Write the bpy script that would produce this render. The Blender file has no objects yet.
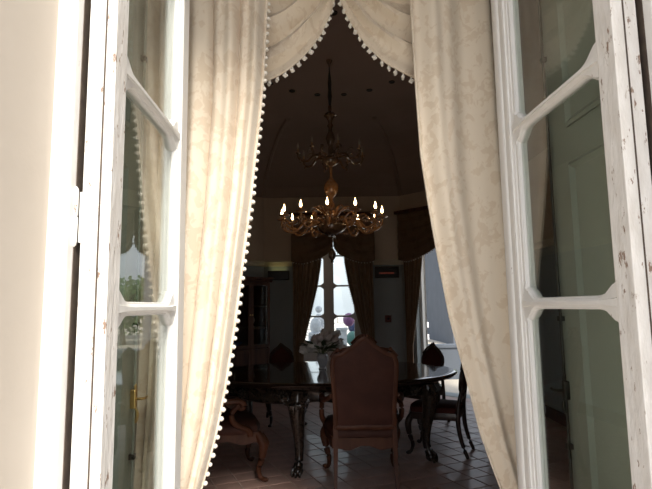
import bpy, math, random
from mathutils import Vector, Matrix, noise
R = math.radians
random.seed(7)
scene = bpy.context.scene
COL = scene.collection

# ------------------------------------------------------------------ camera
cam_d = bpy.data.cameras.new('camera')
cam = bpy.data.objects.new('camera', cam_d); COL.objects.link(cam)
cam_d.sensor_fit = 'HORIZONTAL'; cam_d.sensor_width = 36.0; cam_d.lens = 510 / 652 * 36.0
cam_d.clip_start = 0.02; cam_d.clip_end = 500
_y, _p, _r = R(2.0), R(6.9), R(0.8)
fw = Vector((math.sin(_y) * math.cos(_p), math.cos(_y) * math.cos(_p), math.sin(_p)))
rt = Vector((math.cos(_y), -math.sin(_y), 0)); up = rt.cross(fw)
rt2 = rt * math.cos(_r) - up * math.sin(_r); up2 = rt * math.sin(_r) + up * math.cos(_r)
M3 = Matrix((rt2, up2, -fw)).transposed()
cam.matrix_world = Matrix.Translation((0, 0, 1.45)) @ M3.to_4x4()
scene.camera = cam

# ------------------------------------------------------------------ sky, sun, exposure
SUN_EL, SUN_AZ = R(43), R(14)            # azimuth to the right of straight behind the camera
w = bpy.data.worlds.new('sky'); scene.world = w; w.use_nodes = True
nt = w.node_tree; nt.nodes.clear()
sky = nt.nodes.new('ShaderNodeTexSky'); sky.sky_type = 'NISHITA'; sky.sun_disc = False
sky.sun_elevation = SUN_EL; sky.sun_rotation = R(180) - SUN_AZ; sky.air_density = 1.0; sky.dust_density = 3.0
hsv = nt.nodes.new('ShaderNodeHueSaturation'); hsv.inputs['Saturation'].default_value = 0.45
bg = nt.nodes.new('ShaderNodeBackground'); bg.inputs['Strength'].default_value = 0.22
out = nt.nodes.new('ShaderNodeOutputWorld')
haze = nt.nodes.new('ShaderNodeMixRGB'); haze.inputs[0].default_value = 0.6; haze.inputs[2].default_value = (5.7, 6.1, 6.8, 1)   # even white summer haze over the whole sky
nt.links.new(sky.outputs[0], hsv.inputs['Color']); nt.links.new(hsv.outputs[0], haze.inputs[1]); nt.links.new(haze.outputs[0], bg.inputs['Color'])
nt.links.new(bg.outputs[0], out.inputs['Surface'])
sd = bpy.data.lights.new('sun', 'SUN'); sd.energy = 5.2; sd.angle = R(11); sd.color = (1.0, 0.94, 0.84)
so = bpy.data.objects.new('sun', sd); COL.objects.link(so); so.location = (3, -8, 9)
sdir = Vector((math.sin(SUN_AZ) * math.cos(SUN_EL), -math.cos(SUN_AZ) * math.cos(SUN_EL), math.sin(SUN_EL)))
so.rotation_euler = sdir.to_track_quat('Z', 'Y').to_euler()
scene.view_settings.view_transform = 'Standard'; scene.view_settings.look = 'None'
scene.view_settings.gamma = 1.0; scene.view_settings.use_curve_mapping = False
scene.view_settings.exposure = 0.16
scene.cycles.use_denoising = True
scene.cycles.max_bounces = 10; scene.cycles.diffuse_bounces = 5; scene.cycles.transparent_max_bounces = 16
scene.cycles.sample_clamp_indirect = 4.0

# ------------------------------------------------------------------ materials
MATS = {}
def mat(name, col, rough=0.5, metal=0.0, coat=0.0, spec=0.5, var=None, scale=8.0, stretch=(1, 1, 1), bump=0.0,
        bscale=40.0, sheen=0.0, chips=None, emit=None, estr=0.0, detail=4.0, lo=0.35, hi=0.65):
    m = bpy.data.materials.new(name); m.use_nodes = True; MATS[name] = m
    t = m.node_tree; b = t.nodes['Principled BSDF']; L = t.links.new
    b.inputs['Base Color'].default_value = (*col, 1); b.inputs['Roughness'].default_value = rough
    b.inputs['Metallic'].default_value = metal; b.inputs['Coat Weight'].default_value = coat
    b.inputs['Specular IOR Level'].default_value = spec; b.inputs['Sheen Weight'].default_value = sheen
    if emit: b.inputs['Emission Color'].default_value = (*emit, 1); b.inputs['Emission Strength'].default_value = estr
    tc = t.nodes.new('ShaderNodeTexCoord'); mp = t.nodes.new('ShaderNodeMapping'); mp.inputs['Scale'].default_value = stretch
    L(tc.outputs['Object'], mp.inputs['Vector'])
    last = None
    if var:
        n = t.nodes.new('ShaderNodeTexNoise'); n.inputs['Scale'].default_value = scale; n.inputs['Detail'].default_value = detail
        L(mp.outputs[0], n.inputs['Vector'])
        cr = t.nodes.new('ShaderNodeValToRGB'); e = cr.color_ramp.elements
        e[0].position = lo; e[0].color = (*col, 1); e[1].position = hi; e[1].color = (*var, 1)
        L(n.outputs['Fac'], cr.inputs[0]); last = cr.outputs[0]
    if chips:
        n = t.nodes.new('ShaderNodeTexNoise'); n.inputs['Scale'].default_value = chips[1]; n.inputs['Detail'].default_value = 9
        n.inputs['Roughness'].default_value = 0.7
        L(mp.outputs[0], n.inputs['Vector'])
        cr = t.nodes.new('ShaderNodeValToRGB'); e = cr.color_ramp.elements
        e[0].position = chips[2]; e[0].color = (0, 0, 0, 1); e[1].position = chips[2] + 0.03; e[1].color = (1, 1, 1, 1)
        L(n.outputs['Fac'], cr.inputs[0])
        mx = t.nodes.new('ShaderNodeMixRGB'); mx.inputs[1].default_value = (*col, 1); mx.inputs[2].default_value = (*chips[0], 1)
        if last: L(last, mx.inputs[1])
        L(cr.outputs[0], mx.inputs[0]); last = mx.outputs[0]
    if last: L(last, b.inputs['Base Color'])
    if bump:
        n2 = t.nodes.new('ShaderNodeTexNoise'); n2.inputs['Scale'].default_value = bscale; n2.inputs['Detail'].default_value = 3
        L(mp.outputs[0], n2.inputs['Vector'])
        bp = t.nodes.new('ShaderNodeBump'); bp.inputs['Strength'].default_value = bump; bp.inputs['Distance'].default_value = 0.01
        L(n2.outputs['Fac'], bp.inputs['Height']); L(bp.outputs[0], b.inputs['Normal'])
    return m

def damask(name, base, motif, sheen=0.3, scale=14.0, transl=0.12):
    """brocade cloth: a warped leafy figure slightly shinier and lighter than its ground"""
    m = bpy.data.materials.new(name); m.use_nodes = True; MATS[name] = m
    t = m.node_tree; b = t.nodes['Principled BSDF']; L = t.links.new
    tc = t.nodes.new('ShaderNodeTexCoord'); mp = t.nodes.new('ShaderNodeMapping'); mp.inputs['Scale'].default_value = (1, 0.4, 0.7)
    L(tc.outputs['Object'], mp.inputs['Vector'])
    n = t.nodes.new('ShaderNodeTexNoise'); n.inputs['Scale'].default_value = scale * 0.7; n.inputs['Detail'].default_value = 2
    L(mp.outputs[0], n.inputs['Vector'])
    mx = t.nodes.new('ShaderNodeMixRGB'); mx.inputs[0].default_value = 0.12
    L(mp.outputs[0], mx.inputs[1]); L(n.outputs['Color'], mx.inputs[2])
    v = t.nodes.new('ShaderNodeTexVoronoi'); v.inputs['Scale'].default_value = scale; v.feature = 'SMOOTH_F1'
    L(mx.outputs[0], v.inputs['Vector'])
    n3 = t.nodes.new('ShaderNodeTexNoise'); n3.inputs['Scale'].default_value = scale * 2.2; n3.inputs['Detail'].default_value = 3
    L(mx.outputs[0], n3.inputs['Vector'])
    ma = t.nodes.new('ShaderNodeMath'); ma.operation = 'ADD'; L(v.outputs['Distance'], ma.inputs[0]); L(n3.outputs['Fac'], ma.inputs[1])
    cr = t.nodes.new('ShaderNodeValToRGB'); e = cr.color_ramp.elements
    e[0].position = 0.80; e[0].color = (*base, 1); e[1].position = 0.90; e[1].color = (*motif, 1)
    L(ma.outputs[0], cr.inputs[0]); L(cr.outputs[0], b.inputs['Base Color'])
    b.inputs['Roughness'].default_value = 0.6; b.inputs['Sheen Weight'].default_value = sheen
    b.inputs['Specular IOR Level'].default_value = 0.25
    w1 = t.nodes.new('ShaderNodeTexNoise'); w1.inputs['Scale'].default_value = 9; w1.inputs['Detail'].default_value = 4
    L(mp.outputs[0], w1.inputs['Vector'])
    bp = t.nodes.new('ShaderNodeBump'); bp.inputs['Strength'].default_value = 0.35; bp.inputs['Distance'].default_value = 0.012
    L(w1.outputs['Fac'], bp.inputs['Height']); L(bp.outputs[0], b.inputs['Normal'])
    tr = t.nodes.new('ShaderNodeBsdfTranslucent'); L(cr.outputs[0], tr.inputs['Color'])
    ms = t.nodes.new('ShaderNodeMixShader'); ms.inputs[0].default_value = transl
    L(b.outputs[0], ms.inputs[1]); L(tr.outputs[0], ms.inputs[2])
    L(ms.outputs[0], t.nodes['Material Output'].inputs['Surface'])
    return m

def glass(name, tint=(0.94, 0.97, 0.95), rough=0.0):
    m = bpy.data.materials.new(name); m.use_nodes = True; MATS[name] = m
    t = m.node_tree; t.nodes.remove(t.nodes['Principled BSDF']); L = t.links.new
    tr = t.nodes.new('ShaderNodeBsdfTransparent'); tr.inputs['Color'].default_value = (*tint, 1)
    gl = t.nodes.new('ShaderNodeBsdfGlossy'); gl.inputs['Roughness'].default_value = rough
    fr = t.nodes.new('ShaderNodeFresnel'); fr.inputs['IOR'].default_value = 1.5
    ge = t.nodes.new('ShaderNodeNewGeometry'); mr = t.nodes.new('ShaderNodeMapRange')      # a flat sheet: both faces reflect as air-to-glass
    mr.inputs['To Min'].default_value = 1.5; mr.inputs['To Max'].default_value = 1 / 1.5
    L(ge.outputs['Backfacing'], mr.inputs['Value']); L(mr.outputs[0], fr.inputs['IOR'])
    ms = t.nodes.new('ShaderNodeMixShader')
    L(fr.outputs[0], ms.inputs[0]); L(tr.outputs[0], ms.inputs[1]); L(gl.outputs[0], ms.inputs[2])
    L(ms.outputs[0], t.nodes['Material Output'].inputs['Surface'])
    return m

mat('plaster', (0.57, 0.51, 0.44), 0.9, var=(0.60, 0.54, 0.47), scale=3, bump=0.1, bscale=25)
mat('white_paint', (0.80, 0.79, 0.77), 0.42, var=(0.74, 0.73, 0.71), scale=14, stretch=(1, 1, 0.2), chips=((0.30, 0.22, 0.17), 60, 0.66), bump=0.15, bscale=60)
mat('worn_paint', (0.82, 0.805, 0.785), 0.5, var=(0.71, 0.685, 0.655), scale=30, stretch=(1, 1, 0.35), chips=((0.28, 0.19, 0.14), 55, 0.60), bump=0.3, bscale=70)
mat('shutter_paint', (0.30, 0.315, 0.265), 0.45, var=(0.33, 0.34, 0.29), scale=5)
mat('dark_joint_and_shade', (0.10, 0.075, 0.055), 0.8, var=(0.07, 0.05, 0.04), scale=40)
mat('brass', (0.72, 0.50, 0.20), 0.3, metal=1.0, var=(0.60, 0.40, 0.16), scale=30)
mat('iron', (0.05, 0.05, 0.045), 0.5, metal=0.6, var=(0.07, 0.06, 0.05), scale=30)
glass('glass')
damask('curtain_cloth', (0.725, 0.61, 0.475), (0.80, 0.70, 0.57), scale=26)
damask('swag_cloth', (0.70, 0.58, 0.44), (0.77, 0.66, 0.52), scale=26)
mat('pompom_wool', (0.80, 0.76, 0.68), 0.95, var=(0.68, 0.62, 0.54), scale=200, sheen=0.4)
damask('far_curtain_cloth', (0.24, 0.155, 0.085), (0.27, 0.18, 0.105), transl=0.06)
damask('far_swag_cloth', (0.17, 0.105, 0.06), (0.20, 0.125, 0.075), transl=0.03)
mat('upper_wall', (0.56, 0.47, 0.38), 0.9, var=(0.60, 0.51, 0.42), scale=2)
mat('dado_wall', (0.30, 0.345, 0.36), 0.8, var=(0.32, 0.365, 0.38), scale=2)
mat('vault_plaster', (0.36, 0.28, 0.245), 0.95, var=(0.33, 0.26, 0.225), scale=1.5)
mat('cornice_paint', (0.60, 0.54, 0.42), 0.7, var=(0.55, 0.50, 0.39), scale=6)
mat('terracotta', (0.42, 0.27, 0.225), 0.42, var=(0.52, 0.34, 0.29), scale=4, coat=0.15, bump=0.08, bscale=30)
mat('mortar', (0.50, 0.43, 0.37), 0.9, var=(0.42, 0.36, 0.31), scale=30)
mat('gravel', (0.52, 0.47, 0.40), 0.95, var=(0.44, 0.40, 0.34), scale=30, bump=0.4, bscale=120)
mat('table_lacquer', (0.018, 0.011, 0.009), 0.12, coat=0.6, var=(0.030, 0.017, 0.012), scale=6, stretch=(1, 6, 1))
mat('carved_black', (0.022, 0.016, 0.013), 0.22, coat=0.4, var=(0.05, 0.035, 0.025), scale=40)
mat('chair_wood', (0.085, 0.031, 0.016), 0.45, spec=0.3, var=(0.13, 0.05, 0.026), scale=14, stretch=(1, 1, 0.25))
mat('dark_chair_wood', (0.028, 0.015, 0.011), 0.3, coat=0.3, var=(0.05, 0.024, 0.016), scale=14, stretch=(1, 1, 0.25))
mat('leather', (0.072, 0.030, 0.022), 0.55, spec=0.2, var=(0.095, 0.040, 0.029), scale=7, bump=0.15, bscale=90)
mat('red_cloth', (0.09, 0.024, 0.017), 0.8, var=(0.07, 0.02, 0.015), scale=40, spec=0.15)
mat('cabinet_wood', (0.045, 0.016, 0.009), 0.5, spec=0.25, var=(0.11, 0.04, 0.02), scale=9, stretch=(1, 1, 0.15))
mat('amber_glass', (0.46, 0.26, 0.13), 0.18, coat=0.8, var=(0.36, 0.17, 0.07), scale=25, spec=0.8)
mat('smoky_glass', (0.10, 0.06, 0.035), 0.15, coat=0.8, var=(0.16, 0.09, 0.05), scale=25, spec=0.8)
mat('clear_drop', (0.70, 0.62, 0.52), 0.08, coat=1.0, var=(0.5, 0.42, 0.33), scale=30, spec=0.8)
mat('candle_sleeve', (0.45, 0.28, 0.14), 0.5, var=(0.38, 0.22, 0.10), scale=20)
mat('lit_bulb', (1, 0.8, 0.5), 0.4, emit=(1.0, 0.64, 0.30), estr=18)
mat('dead_bulb', (0.45, 0.40, 0.33), 0.15, coat=0.6)
mat('vase_china', (0.60, 0.60, 0.62), 0.2, coat=0.5, var=(0.52, 0.53, 0.56), scale=10)
mat('petal_white', (0.82, 0.80, 0.76), 0.7, var=(0.72, 0.67, 0.63), scale=30)
mat('petal_pink', (0.76, 0.66, 0.62), 0.7, var=(0.66, 0.56, 0.52), scale=30)
mat('leaf_green', (0.045, 0.075, 0.03), 0.5, var=(0.07, 0.10, 0.04), scale=20)
mat('tree_leaf', (0.07, 0.13, 0.04), 0.6, var=(0.12, 0.19, 0.07), scale=3)
mat('tree_bark', (0.12, 0.09, 0.065), 0.9, var=(0.16, 0.12, 0.09), scale=12)
mat('pale_stone', (0.58, 0.61, 0.68), 0.85, var=(0.50, 0.53, 0.60), scale=12, bump=0.2)
mat('flank_plaster', (0.095, 0.11, 0.135), 0.9, var=(0.085, 0.10, 0.12), scale=2)
mat('white_stone', (0.72, 0.72, 0.74), 0.85, var=(0.62, 0.62, 0.66), scale=8)
mat('black_plastic', (0.012, 0.013, 0.013), 0.4, var=(0.018, 0.018, 0.018), scale=20)
mat('lamp_glow', (0.9, 0.8, 0.5), 0.5, emit=(0.85, 0.75, 0.30), estr=1.6)
mat('red_led', (0.4, 0.05, 0.03), 0.5, emit=(1.0, 0.22, 0.14), estr=0.16)
mat('red_plastic', (0.17, 0.055, 0.05), 0.4, var=(0.15, 0.05, 0.05), scale=20)
mat('blue_china', (0.10, 0.12, 0.30), 0.25, coat=0.4, var=(0.14, 0.16, 0.36), scale=14)
mat('cream_paper', (0.55, 0.52, 0.46), 0.8, var=(0.48, 0.45, 0.40), scale=14)
mat('book_brown', (0.16, 0.08, 0.05), 0.7, var=(0.12, 0.06, 0.04), scale=14)
mat('balloon_purple', (0.20, 0.08, 0.20), 0.5, var=(0.18, 0.07, 0.19), scale=3)
mat('balloon_blue', (0.05, 0.08, 0.19), 0.5, var=(0.05, 0.07, 0.17), scale=3)
mat('balloon_teal', (0.09, 0.22, 0.20), 0.5, var=(0.08, 0.20, 0.18), scale=3)

# ------------------------------------------------------------------ mesh helpers
class MB:
    def __init__(s): s.v = []; s.f = []
    def add(s, vs, fs):
        o = len(s.v); s.v += [tuple(p) for p in vs]; s.f += [tuple(i + o for i in f) for f in fs]; return s
    def box(s, a, b):
        (x0, y0, z0), (x1, y1, z1) = a, b
        vs = [(x0,y0,z0),(x1,y0,z0),(x1,y1,z0),(x0,y1,z0),(x0,y0,z1),(x1,y0,z1),(x1,y1,z1),(x0,y1,z1)]
        return s.add(vs, [(0,3,2,1),(4,5,6,7),(0,1,5,4),(1,2,6,5),(2,3,7,6),(3,0,4,7)])
    def rings(s, rings, close=False, caps=True):
        n = len(rings[0]); vs = [p for r in rings for p in r]; fs = []
        m = len(rings)
        for i in range(m if close else m - 1):
            a = i * n; b = ((i + 1) % m) * n
            for j in range(n): fs.append((a + j, a + (j + 1) % n, b + (j + 1) % n, b + j))
        if caps and not close: fs += [tuple(range(n))[::-1], tuple(range((m - 1) * n, m * n))]
        return s.add(vs, fs)
    def lathe(s, prof, c=(0, 0, 0), seg=20, sx=1, sy=1, flute=0, fdepth=0):
        rs = []
        for r, z in prof:
            rs.append([(c[0] + sx * r * (1 + fdepth * math.cos(flute * k * 2 * math.pi / seg)) * math.cos(2 * math.pi * k / seg),
                        c[1] + sy * r * (1 + fdepth * math.cos(flute * k * 2 * math.pi / seg)) * math.sin(2 * math.pi * k / seg), c[2] + z) for k in range(seg)])
        return s.rings(rs)
    def tube(s, path, rad, seg=8, flat=1.0, upv=(0, 0, 1), close=False):
        P = [Vector(p) for p in path]; n = len(P); rs = []
        if not hasattr(rad, '__len__'): rad = [rad] * n
        for i, p in enumerate(P):
            if close: t = P[(i + 1) % n] - P[i - 1]
            else: t = P[min(i + 1, n - 1)] - P[max(i - 1, 0)]
            t.normalize(); u = Vector(upv)
            if abs(t.dot(u)) > 0.95: u = Vector((0, 1, 0)) if abs(t.y) < 0.9 else Vector((1, 0, 0))
            a = t.cross(u).normalized(); b = a.cross(t).normalized()
            rs.append([p + (a * math.cos(2 * math.pi * k / seg) + b * flat * math.sin(2 * math.pi * k / seg)) * rad[i] for k in range(seg)])
        return s.rings(rs, close=close)
    def ball(s, c, r, seg=10, rg=6, sc=(1, 1, 1)):
        rs = [[(c[0] + sc[0] * r * math.sin(a) * math.cos(2 * math.pi * k / seg), c[1] + sc[1] * r * math.sin(a) * math.sin(2 * math.pi * k / seg),
                c[2] - sc[2] * r * math.cos(a)) for k in range(seg)] for a in [math.pi * (i + 0.25) / (rg + 0.5) for i in range(rg + 1)]]
        return s.rings(rs)
    def prism(s, poly, d0, d1, axes='xz'):
        """a flat outline given thickness along the remaining axis"""
        def q(p, d): return {'xz': (p[0], d, p[1]), 'xy': (p[0], p[1], d), 'yz': (d, p[0], p[1])}[axes]
        return s.rings([[q(p, d0) for p in poly], [q(p, d1) for p in poly]])
    def grid(s, pts, nu, nv):
        fs = [(i * nv + j, (i + 1) * nv + j, (i + 1) * nv + j + 1, i * nv + j + 1) for i in range(nu - 1) for j in range(nv - 1)]
        return s.add(pts, fs)
    def xf(s, M):
        s.v = [tuple(M @ Vector(p)) for p in s.v]; return s
    def mesh(s, name):
        me = bpy.data.meshes.new(name); me.from_pydata(s.v, [], s.f); me.update()
        import bmesh
        bm = bmesh.new(); bm.from_mesh(me); bmesh.ops.recalc_face_normals(bm, faces=bm.faces); bm.to_mesh(me); bm.free()
        return me
    def build(s, name, m, parent=None, smooth=False, bevel=0.0, solid=0.0, sub=0):
        me = s.mesh(name); me.materials.append(MATS[m] if isinstance(m, str) else m)
        if smooth:
            me.polygons.foreach_set('use_smooth', [True] * len(me.polygons))
            try: me.set_sharp_from_angle(angle=R(50))
            except Exception: pass
        o = bpy.data.objects.new(name, me); COL.objects.link(o)
        if parent: o.parent = parent
        if solid: md = o.modifiers.new('thickness', 'SOLIDIFY'); md.thickness = solid; md.offset = 0
        if bevel: md = o.modifiers.new('bevel', 'BEVEL'); md.width = bevel; md.segments = 2; md.limit_method = 'ANGLE'
        if sub: md = o.modifiers.new('smooth', 'SUBSURF'); md.levels = sub; md.render_levels = sub
        return o

def tag(o, label=None, cat=None, group=None, kind=None):
    if label: o['label'] = label
    if cat: o['category'] = cat
    if group: o['group'] = group
    if kind: o['kind'] = kind
    return o
def empty(name, loc=(0, 0, 0), rz=0, **k):
    o = bpy.data.objects.new(name, None); COL.objects.link(o); o.location = loc; o.rotation_euler = (0, 0, rz); o.empty_display_size = 0.1
    return tag(o, **k)
def share(src, parent, loc=(0, 0, 0), rot=(0, 0, 0), scale=(1, 1, 1)):
    c = src.copy(); COL.objects.link(c); c.parent = parent; c.location = loc; c.rotation_euler = rot; c.scale = scale; return c
def copy_tree(o, parent=None):
    kids = [x for x in COL.objects if x.parent == o]
    c = o.copy(); COL.objects.link(c); c.parent = parent
    for k in kids: copy_tree(k, c)
    return c
def lerp(a, b, t): return a + (b - a) * t
def interp(tab, x):
    if x <= tab[0][0]: return tab[0][1]
    for (x0, y0), (x1, y1) in zip(tab, tab[1:]):
        if x <= x1: return y0 + (y1 - y0) * (x - x0) / (x1 - x0)
    return tab[-1][1]
def spline(pts, n=6):
    P = [Vector(p) for p in pts]; o = []
    for i in range(len(P) - 1):
        p0, p1, p2, p3 = P[max(i - 1, 0)], P[i], P[i + 1], P[min(i + 2, len(P) - 1)]
        for k in range(n):
            t = k / n
            o.append(0.5 * ((2 * p1) + (p2 - p0) * t + (2 * p0 - 5 * p1 + 4 * p2 - p3) * t * t + (3 * p1 - p0 - 3 * p2 + p3) * t ** 3))
    o.append(P[-1]); return o

# ------------------------------------------------------------------ room frame
ROOM = Matrix.Translation((0.28, 5.45, 0)) @ Matrix.Rotation(R(-2.4), 4, 'Z')
def rw(x, y, z=0): return ROOM @ Vector((x, y, z))
CORN, WTOP, CEIL = 2.22, 3.15, 4.25
OCT = [(-1.22, 3.55), (1.22, 3.55), (2.72, 2.05), (2.72, -2.25), (1.45, -3.78), (-1.45, -3.78), (-2.72, -2.25), (-2.72, 2.05)]

def wall(name, A, B, th=0.3, opening=None, ztop=WTOP + 0.25):
    """a wall from plan point A to B (room inside on the right-hand side going A to B); opening = (s0, s1, z0, z1)"""
    a, b = rw(*A), rw(*B); d = (b - a); Ln = d.length
    root = MB(); lowm = MB()
    def slab(mb, s0, s1, z0, z1):
        if s1 - s0 > 1e-4 and z1 - z0 > 1e-4: mb.box((s0, 0, z0), (s1, th, z1))
    e = th * 0.42
    for mb, z0, z1 in ((lowm, -0.1, CORN), (root, CORN, ztop)):
        if opening:
            s0, s1, o0, o1 = opening
            slab(mb, -e, s0, z0, z1); slab(mb, s1, Ln + e, z0, z1)
            slab(mb, s0, s1, z0, min(z1, max(z0, o0))); slab(mb, s0, s1, max(z0, min(z1, o1)), z1)
        else: slab(mb, -e, Ln + e, z0, z1)
    ux = d.normalized(); uy = Vector((-ux.y, ux.x, 0))
    M = Matrix(((ux.x, uy.x, 0, a.x), (ux.y, uy.y, 0, a.y), (0, 0, 1, 0), (0, 0, 0, 1)))
    o = root.build(name, 'upper_wall'); o.matrix_world = M; o['kind'] = 'structure'
    l = lowm.build('dado', 'dado_wall', o)
    return o, M, Ln

walls = {}
LEN = lambda i: (Vector(OCT[i]) - Vector(OCT[(i + 1) % 8])).length
walls['back'] = wall('wall_back', OCT[0], OCT[1], opening=(0.58, 1.70, 0.0, 2.75))
walls['backright'] = wall('wall_back_right', OCT[1], OCT[2], opening=(0.27, 1.55, 0.0, 2.75))
walls['right'] = wall('wall_right', OCT[2], OCT[3])
walls['frontright'] = wall('wall_front_right', OCT[3], OCT[4])
walls['frontleft'] = wall('wall_front_left', OCT[5], OCT[6])
walls['left'] = wall('wall_left', OCT[6], OCT[7])
walls['backleft'] = wall('wall_back_left', OCT[7], OCT[0])

# front wall: thick masonry, outer reveal, inner reveal
LX0, LX1, RX0, RX1 = -3.6, -0.493, 0.758, 3.9
fwm = MB()
for (x0, x1, xi) in ((LX0, LX1, -0.66), (RX1, RX0, 0.92)):
    a, b = min(x0, x1), max(x0, x1)
    fwm.box((a, 0.34, -0.3), (b, 1.0, 5.2))
    a, b = (x0, xi) if x0 < xi else (xi, x0)
    fwm.box((a, 1.0, -0.3), (b, 1.74, 5.2))
fwm.box((LX1 - 0.01, 0.34, 3.60), (RX0 + 0.01, 1.0, 5.2)); fwm.box((-0.67, 1.0, 3.3), (0.93, 1.74, 5.2))
tag(fwm.build('wall_front', 'plaster'), kind='structure')

# vaulted ceiling
ring_n = 9; cm = MB(); rings_ = []
for i in range(ring_n):
    t = i / (ring_n - 1) * math.pi / 2
    k = 1.03 - 0.50 * (1 - math.cos(t)) ; z = WTOP + (CEIL - WTOP) * math.sin(t)
    rings_.append([rw(x * k, y * k, z) for x, y in OCT])
vs = [p for r in rings_ for p in r]; fs = []
for i in range(ring_n - 1):
    for j in range(8): fs.append((i * 8 + j, i * 8 + (j + 1) % 8, (i + 1) * 8 + (j + 1) % 8, (i + 1) * 8 + j))
fs.append(tuple(range((ring_n - 1) * 8, ring_n * 8)))
cm.add(vs, fs)
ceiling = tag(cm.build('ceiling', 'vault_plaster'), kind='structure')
for j in range(8):
    tb = MB(); tb.tube([rings_[i][j] - Vector((0, 0, 0.01)) for i in range(ring_n)], 0.035, 6)
    tb.build('vault_rib', 'vault_plaster', ceiling, True)
# outer roof slab
rb = MB(); rb.rings([[rw(x * 1.16, y * 1.12, z) for x, y in OCT] for z in (4.4, 5.1)]); 
tag(rb.build('roof', 'plaster'), kind='structure')
rb = MB()
for j in range(8):
    if j == 4: continue
    a, b = OCT[j], OCT[(j + 1) % 8]
    q = [rw(a[0] * 1.04, a[1] * 1.04, 3.3), rw(b[0] * 1.04, b[1] * 1.04, 3.3), rw(b[0] * 1.10, b[1] * 1.09, 3.3), rw(a[0] * 1.10, a[1] * 1.09, 3.3)]
    rb.rings([q, [p + Vector((0, 0, 1.15)) for p in q]])
tag(rb.build('wall_attic', 'plaster'), kind='structure')

# cornice pieces: one per wall run
ti = 0
def cornice(Mx, s0, s1):
    global ti
    ti += 1
    prof = [(0.0, CORN - 0.06), (-0.02, CORN - 0.055), (-0.03, CORN - 0.02), (-0.06, CORN + 0.01), (-0.07, CORN + 0.015), (-0.07, CORN + 0.04), (0.0, CORN + 0.045)]
    mb = MB(); mb.rings([[(s, p[0], p[1]) for p in prof] for s in (s0, s1)])
    o = mb.build('trim_%d' % ti, 'cornice_paint'); o.matrix_world = Mx; o['kind'] = 'structure'
cornice(walls['back'][1], 0.0, 0.50); cornice(walls['back'][1], 1.94, 2.44)
cornice(walls['backright'][1], 0.0, 0.06); cornice(walls['backright'][1], 1.95, walls['backright'][2])
for k in ('backleft', 'left', 'right', 'frontleft', 'frontright'): cornice(walls[k][1], 0, walls[k][2])
bi = {}
for k in ('backleft', 'left', 'right', 'frontleft', 'frontright'):
    mb = MB(); mb.box((0, -0.02, 0), (walls[k][2], 0, 0.14)); o = mb.build('baseboard_' + k, 'cabinet_wood'); o.matrix_world = walls[k][1]; o['kind'] = 'structure'

# ------------------------------------------------------------------ floor of square terracotta tiles laid on the diagonal of the room
mb = MB(); mb.rings([[rw(x * 1.04, y * 1.04, z) for x, y in OCT] for z in (-0.12, -0.005)])
mb.box((-0.66, 0.30, -0.12), (0.92, 1.8, -0.005))
floor = tag(mb.build('floor', 'mortar'), kind='structure')
TS, TA = 0.20, R(22); g = 0.0065
tm = MB(); h = TS / 2 - g / 2; c_ = 0.006
tm.rings([[(sx * (h - k), sy * (h - k), z) for sx, sy in ((-1, -1), (1, -1), (1, 1), (-1, 1))] for k, z in ((0, -0.011), (0, -0.003), (c_, 0.0))])
def inside(x, y):
    p = ROOM.inverted() @ Vector((x, y, 0))
    if abs(p.x) > 2.6 or abs(p.y) > 3.5: return False
    return abs(p.x) + abs(p.y) < 4.65
spots = []
for i in range(-30, 31):
    for j in range(-30, 31):
        x = 0.3 + (i * math.cos(TA) - j * math.sin(TA)) * TS; y = 5.2 + (i * math.sin(TA) + j * math.cos(TA)) * TS
        if inside(x, y): spots.append((x, y))
def seen_key(p):
    x, y = p
    vis = -0.24 * y - 0.15 < x < 0.42 * y + 0.1 and y > 3.85
    return (0 if vis else 1, y)
spots.sort(key=seen_key)
t0 = tm.build('tile', 'terracotta', floor)
for n, (x, y) in enumerate(spots[:300]):
    o = t0 if n == 0 else share(t0, floor)
    o.location = (x, y, random.uniform(-0.0006, 0.0006)); o.rotation_euler = (random.uniform(-0.003, 0.003), random.uniform(-0.003, 0.003), TA)
mb = MB()
for x, y in spots[300:]:
    q = MB(); q.v = list(tm.v); q.f = list(tm.f); q.xf(Matrix.Translation((x, y, 0)) @ Matrix.Rotation(TA, 4, 'Z')); mb.add(q.v, q.f)
tag(mb.build('tile_field', 'terracotta', floor), kind='stuff')

# outside ground
mb = MB(); mb.box((-60, -60, -0.5), (60, 90, -0.13)); tag(mb.build('ground', 'gravel'), kind='structure')
# stone threshold
mb = MB(); mb.box((-0.52, 0.25, -0.13), (0.79, 1.12, 0.0)); tag(mb.build('door_sill', 'white_stone', bevel=0.006), kind='structure')

# ------------------------------------------------------------------ joinery
def bar_mesh(u0, u1, th):
    """moulded glazing bar whose ends flare into notched brackets"""
    mb = MB(); Ln = u1 - u0; rs = []
    us = [0, 0.010, 0.0101, 0.022, 0.034, 0.044, 0.054, 0.066, 0.08]
    hs = [0.060, 0.060, 0.050, 0.046, 0.036, 0.027, 0.021, 0.0175, 0.016]
    st = [(u * 1.3, hh) for u, hh in zip(us, hs)] + [(Ln / 2, 0.016)] + [(Ln - u, hh) for u, hh in reversed(list(zip(us, hs)))]
    prof = [(-1, 0), (-1, 0.30), (-0.86, 0.45), (-0.72, 0.46), (-0.55, 0.72), (-0.30, 0.80), (-0.25, 1.0)]
    half = prof + [(-a, b) for a, b in reversed(prof)]
    cs = half + [(a, -b) for a, b in reversed(half[1:-1])]
    for u, hh in st:
        inn = max(0, hh - 0.016)
        ring = []
        for a, b in cs:
            zz = a * 0.016 + math.copysign(inn, a) if abs(a) > 0.5 else a * 0.016 * (1 + inn * 30)
            ring.append((u0 + u, b * th / 2, zz))
        rs.append(ring)
    return mb.rings(rs)

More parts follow.
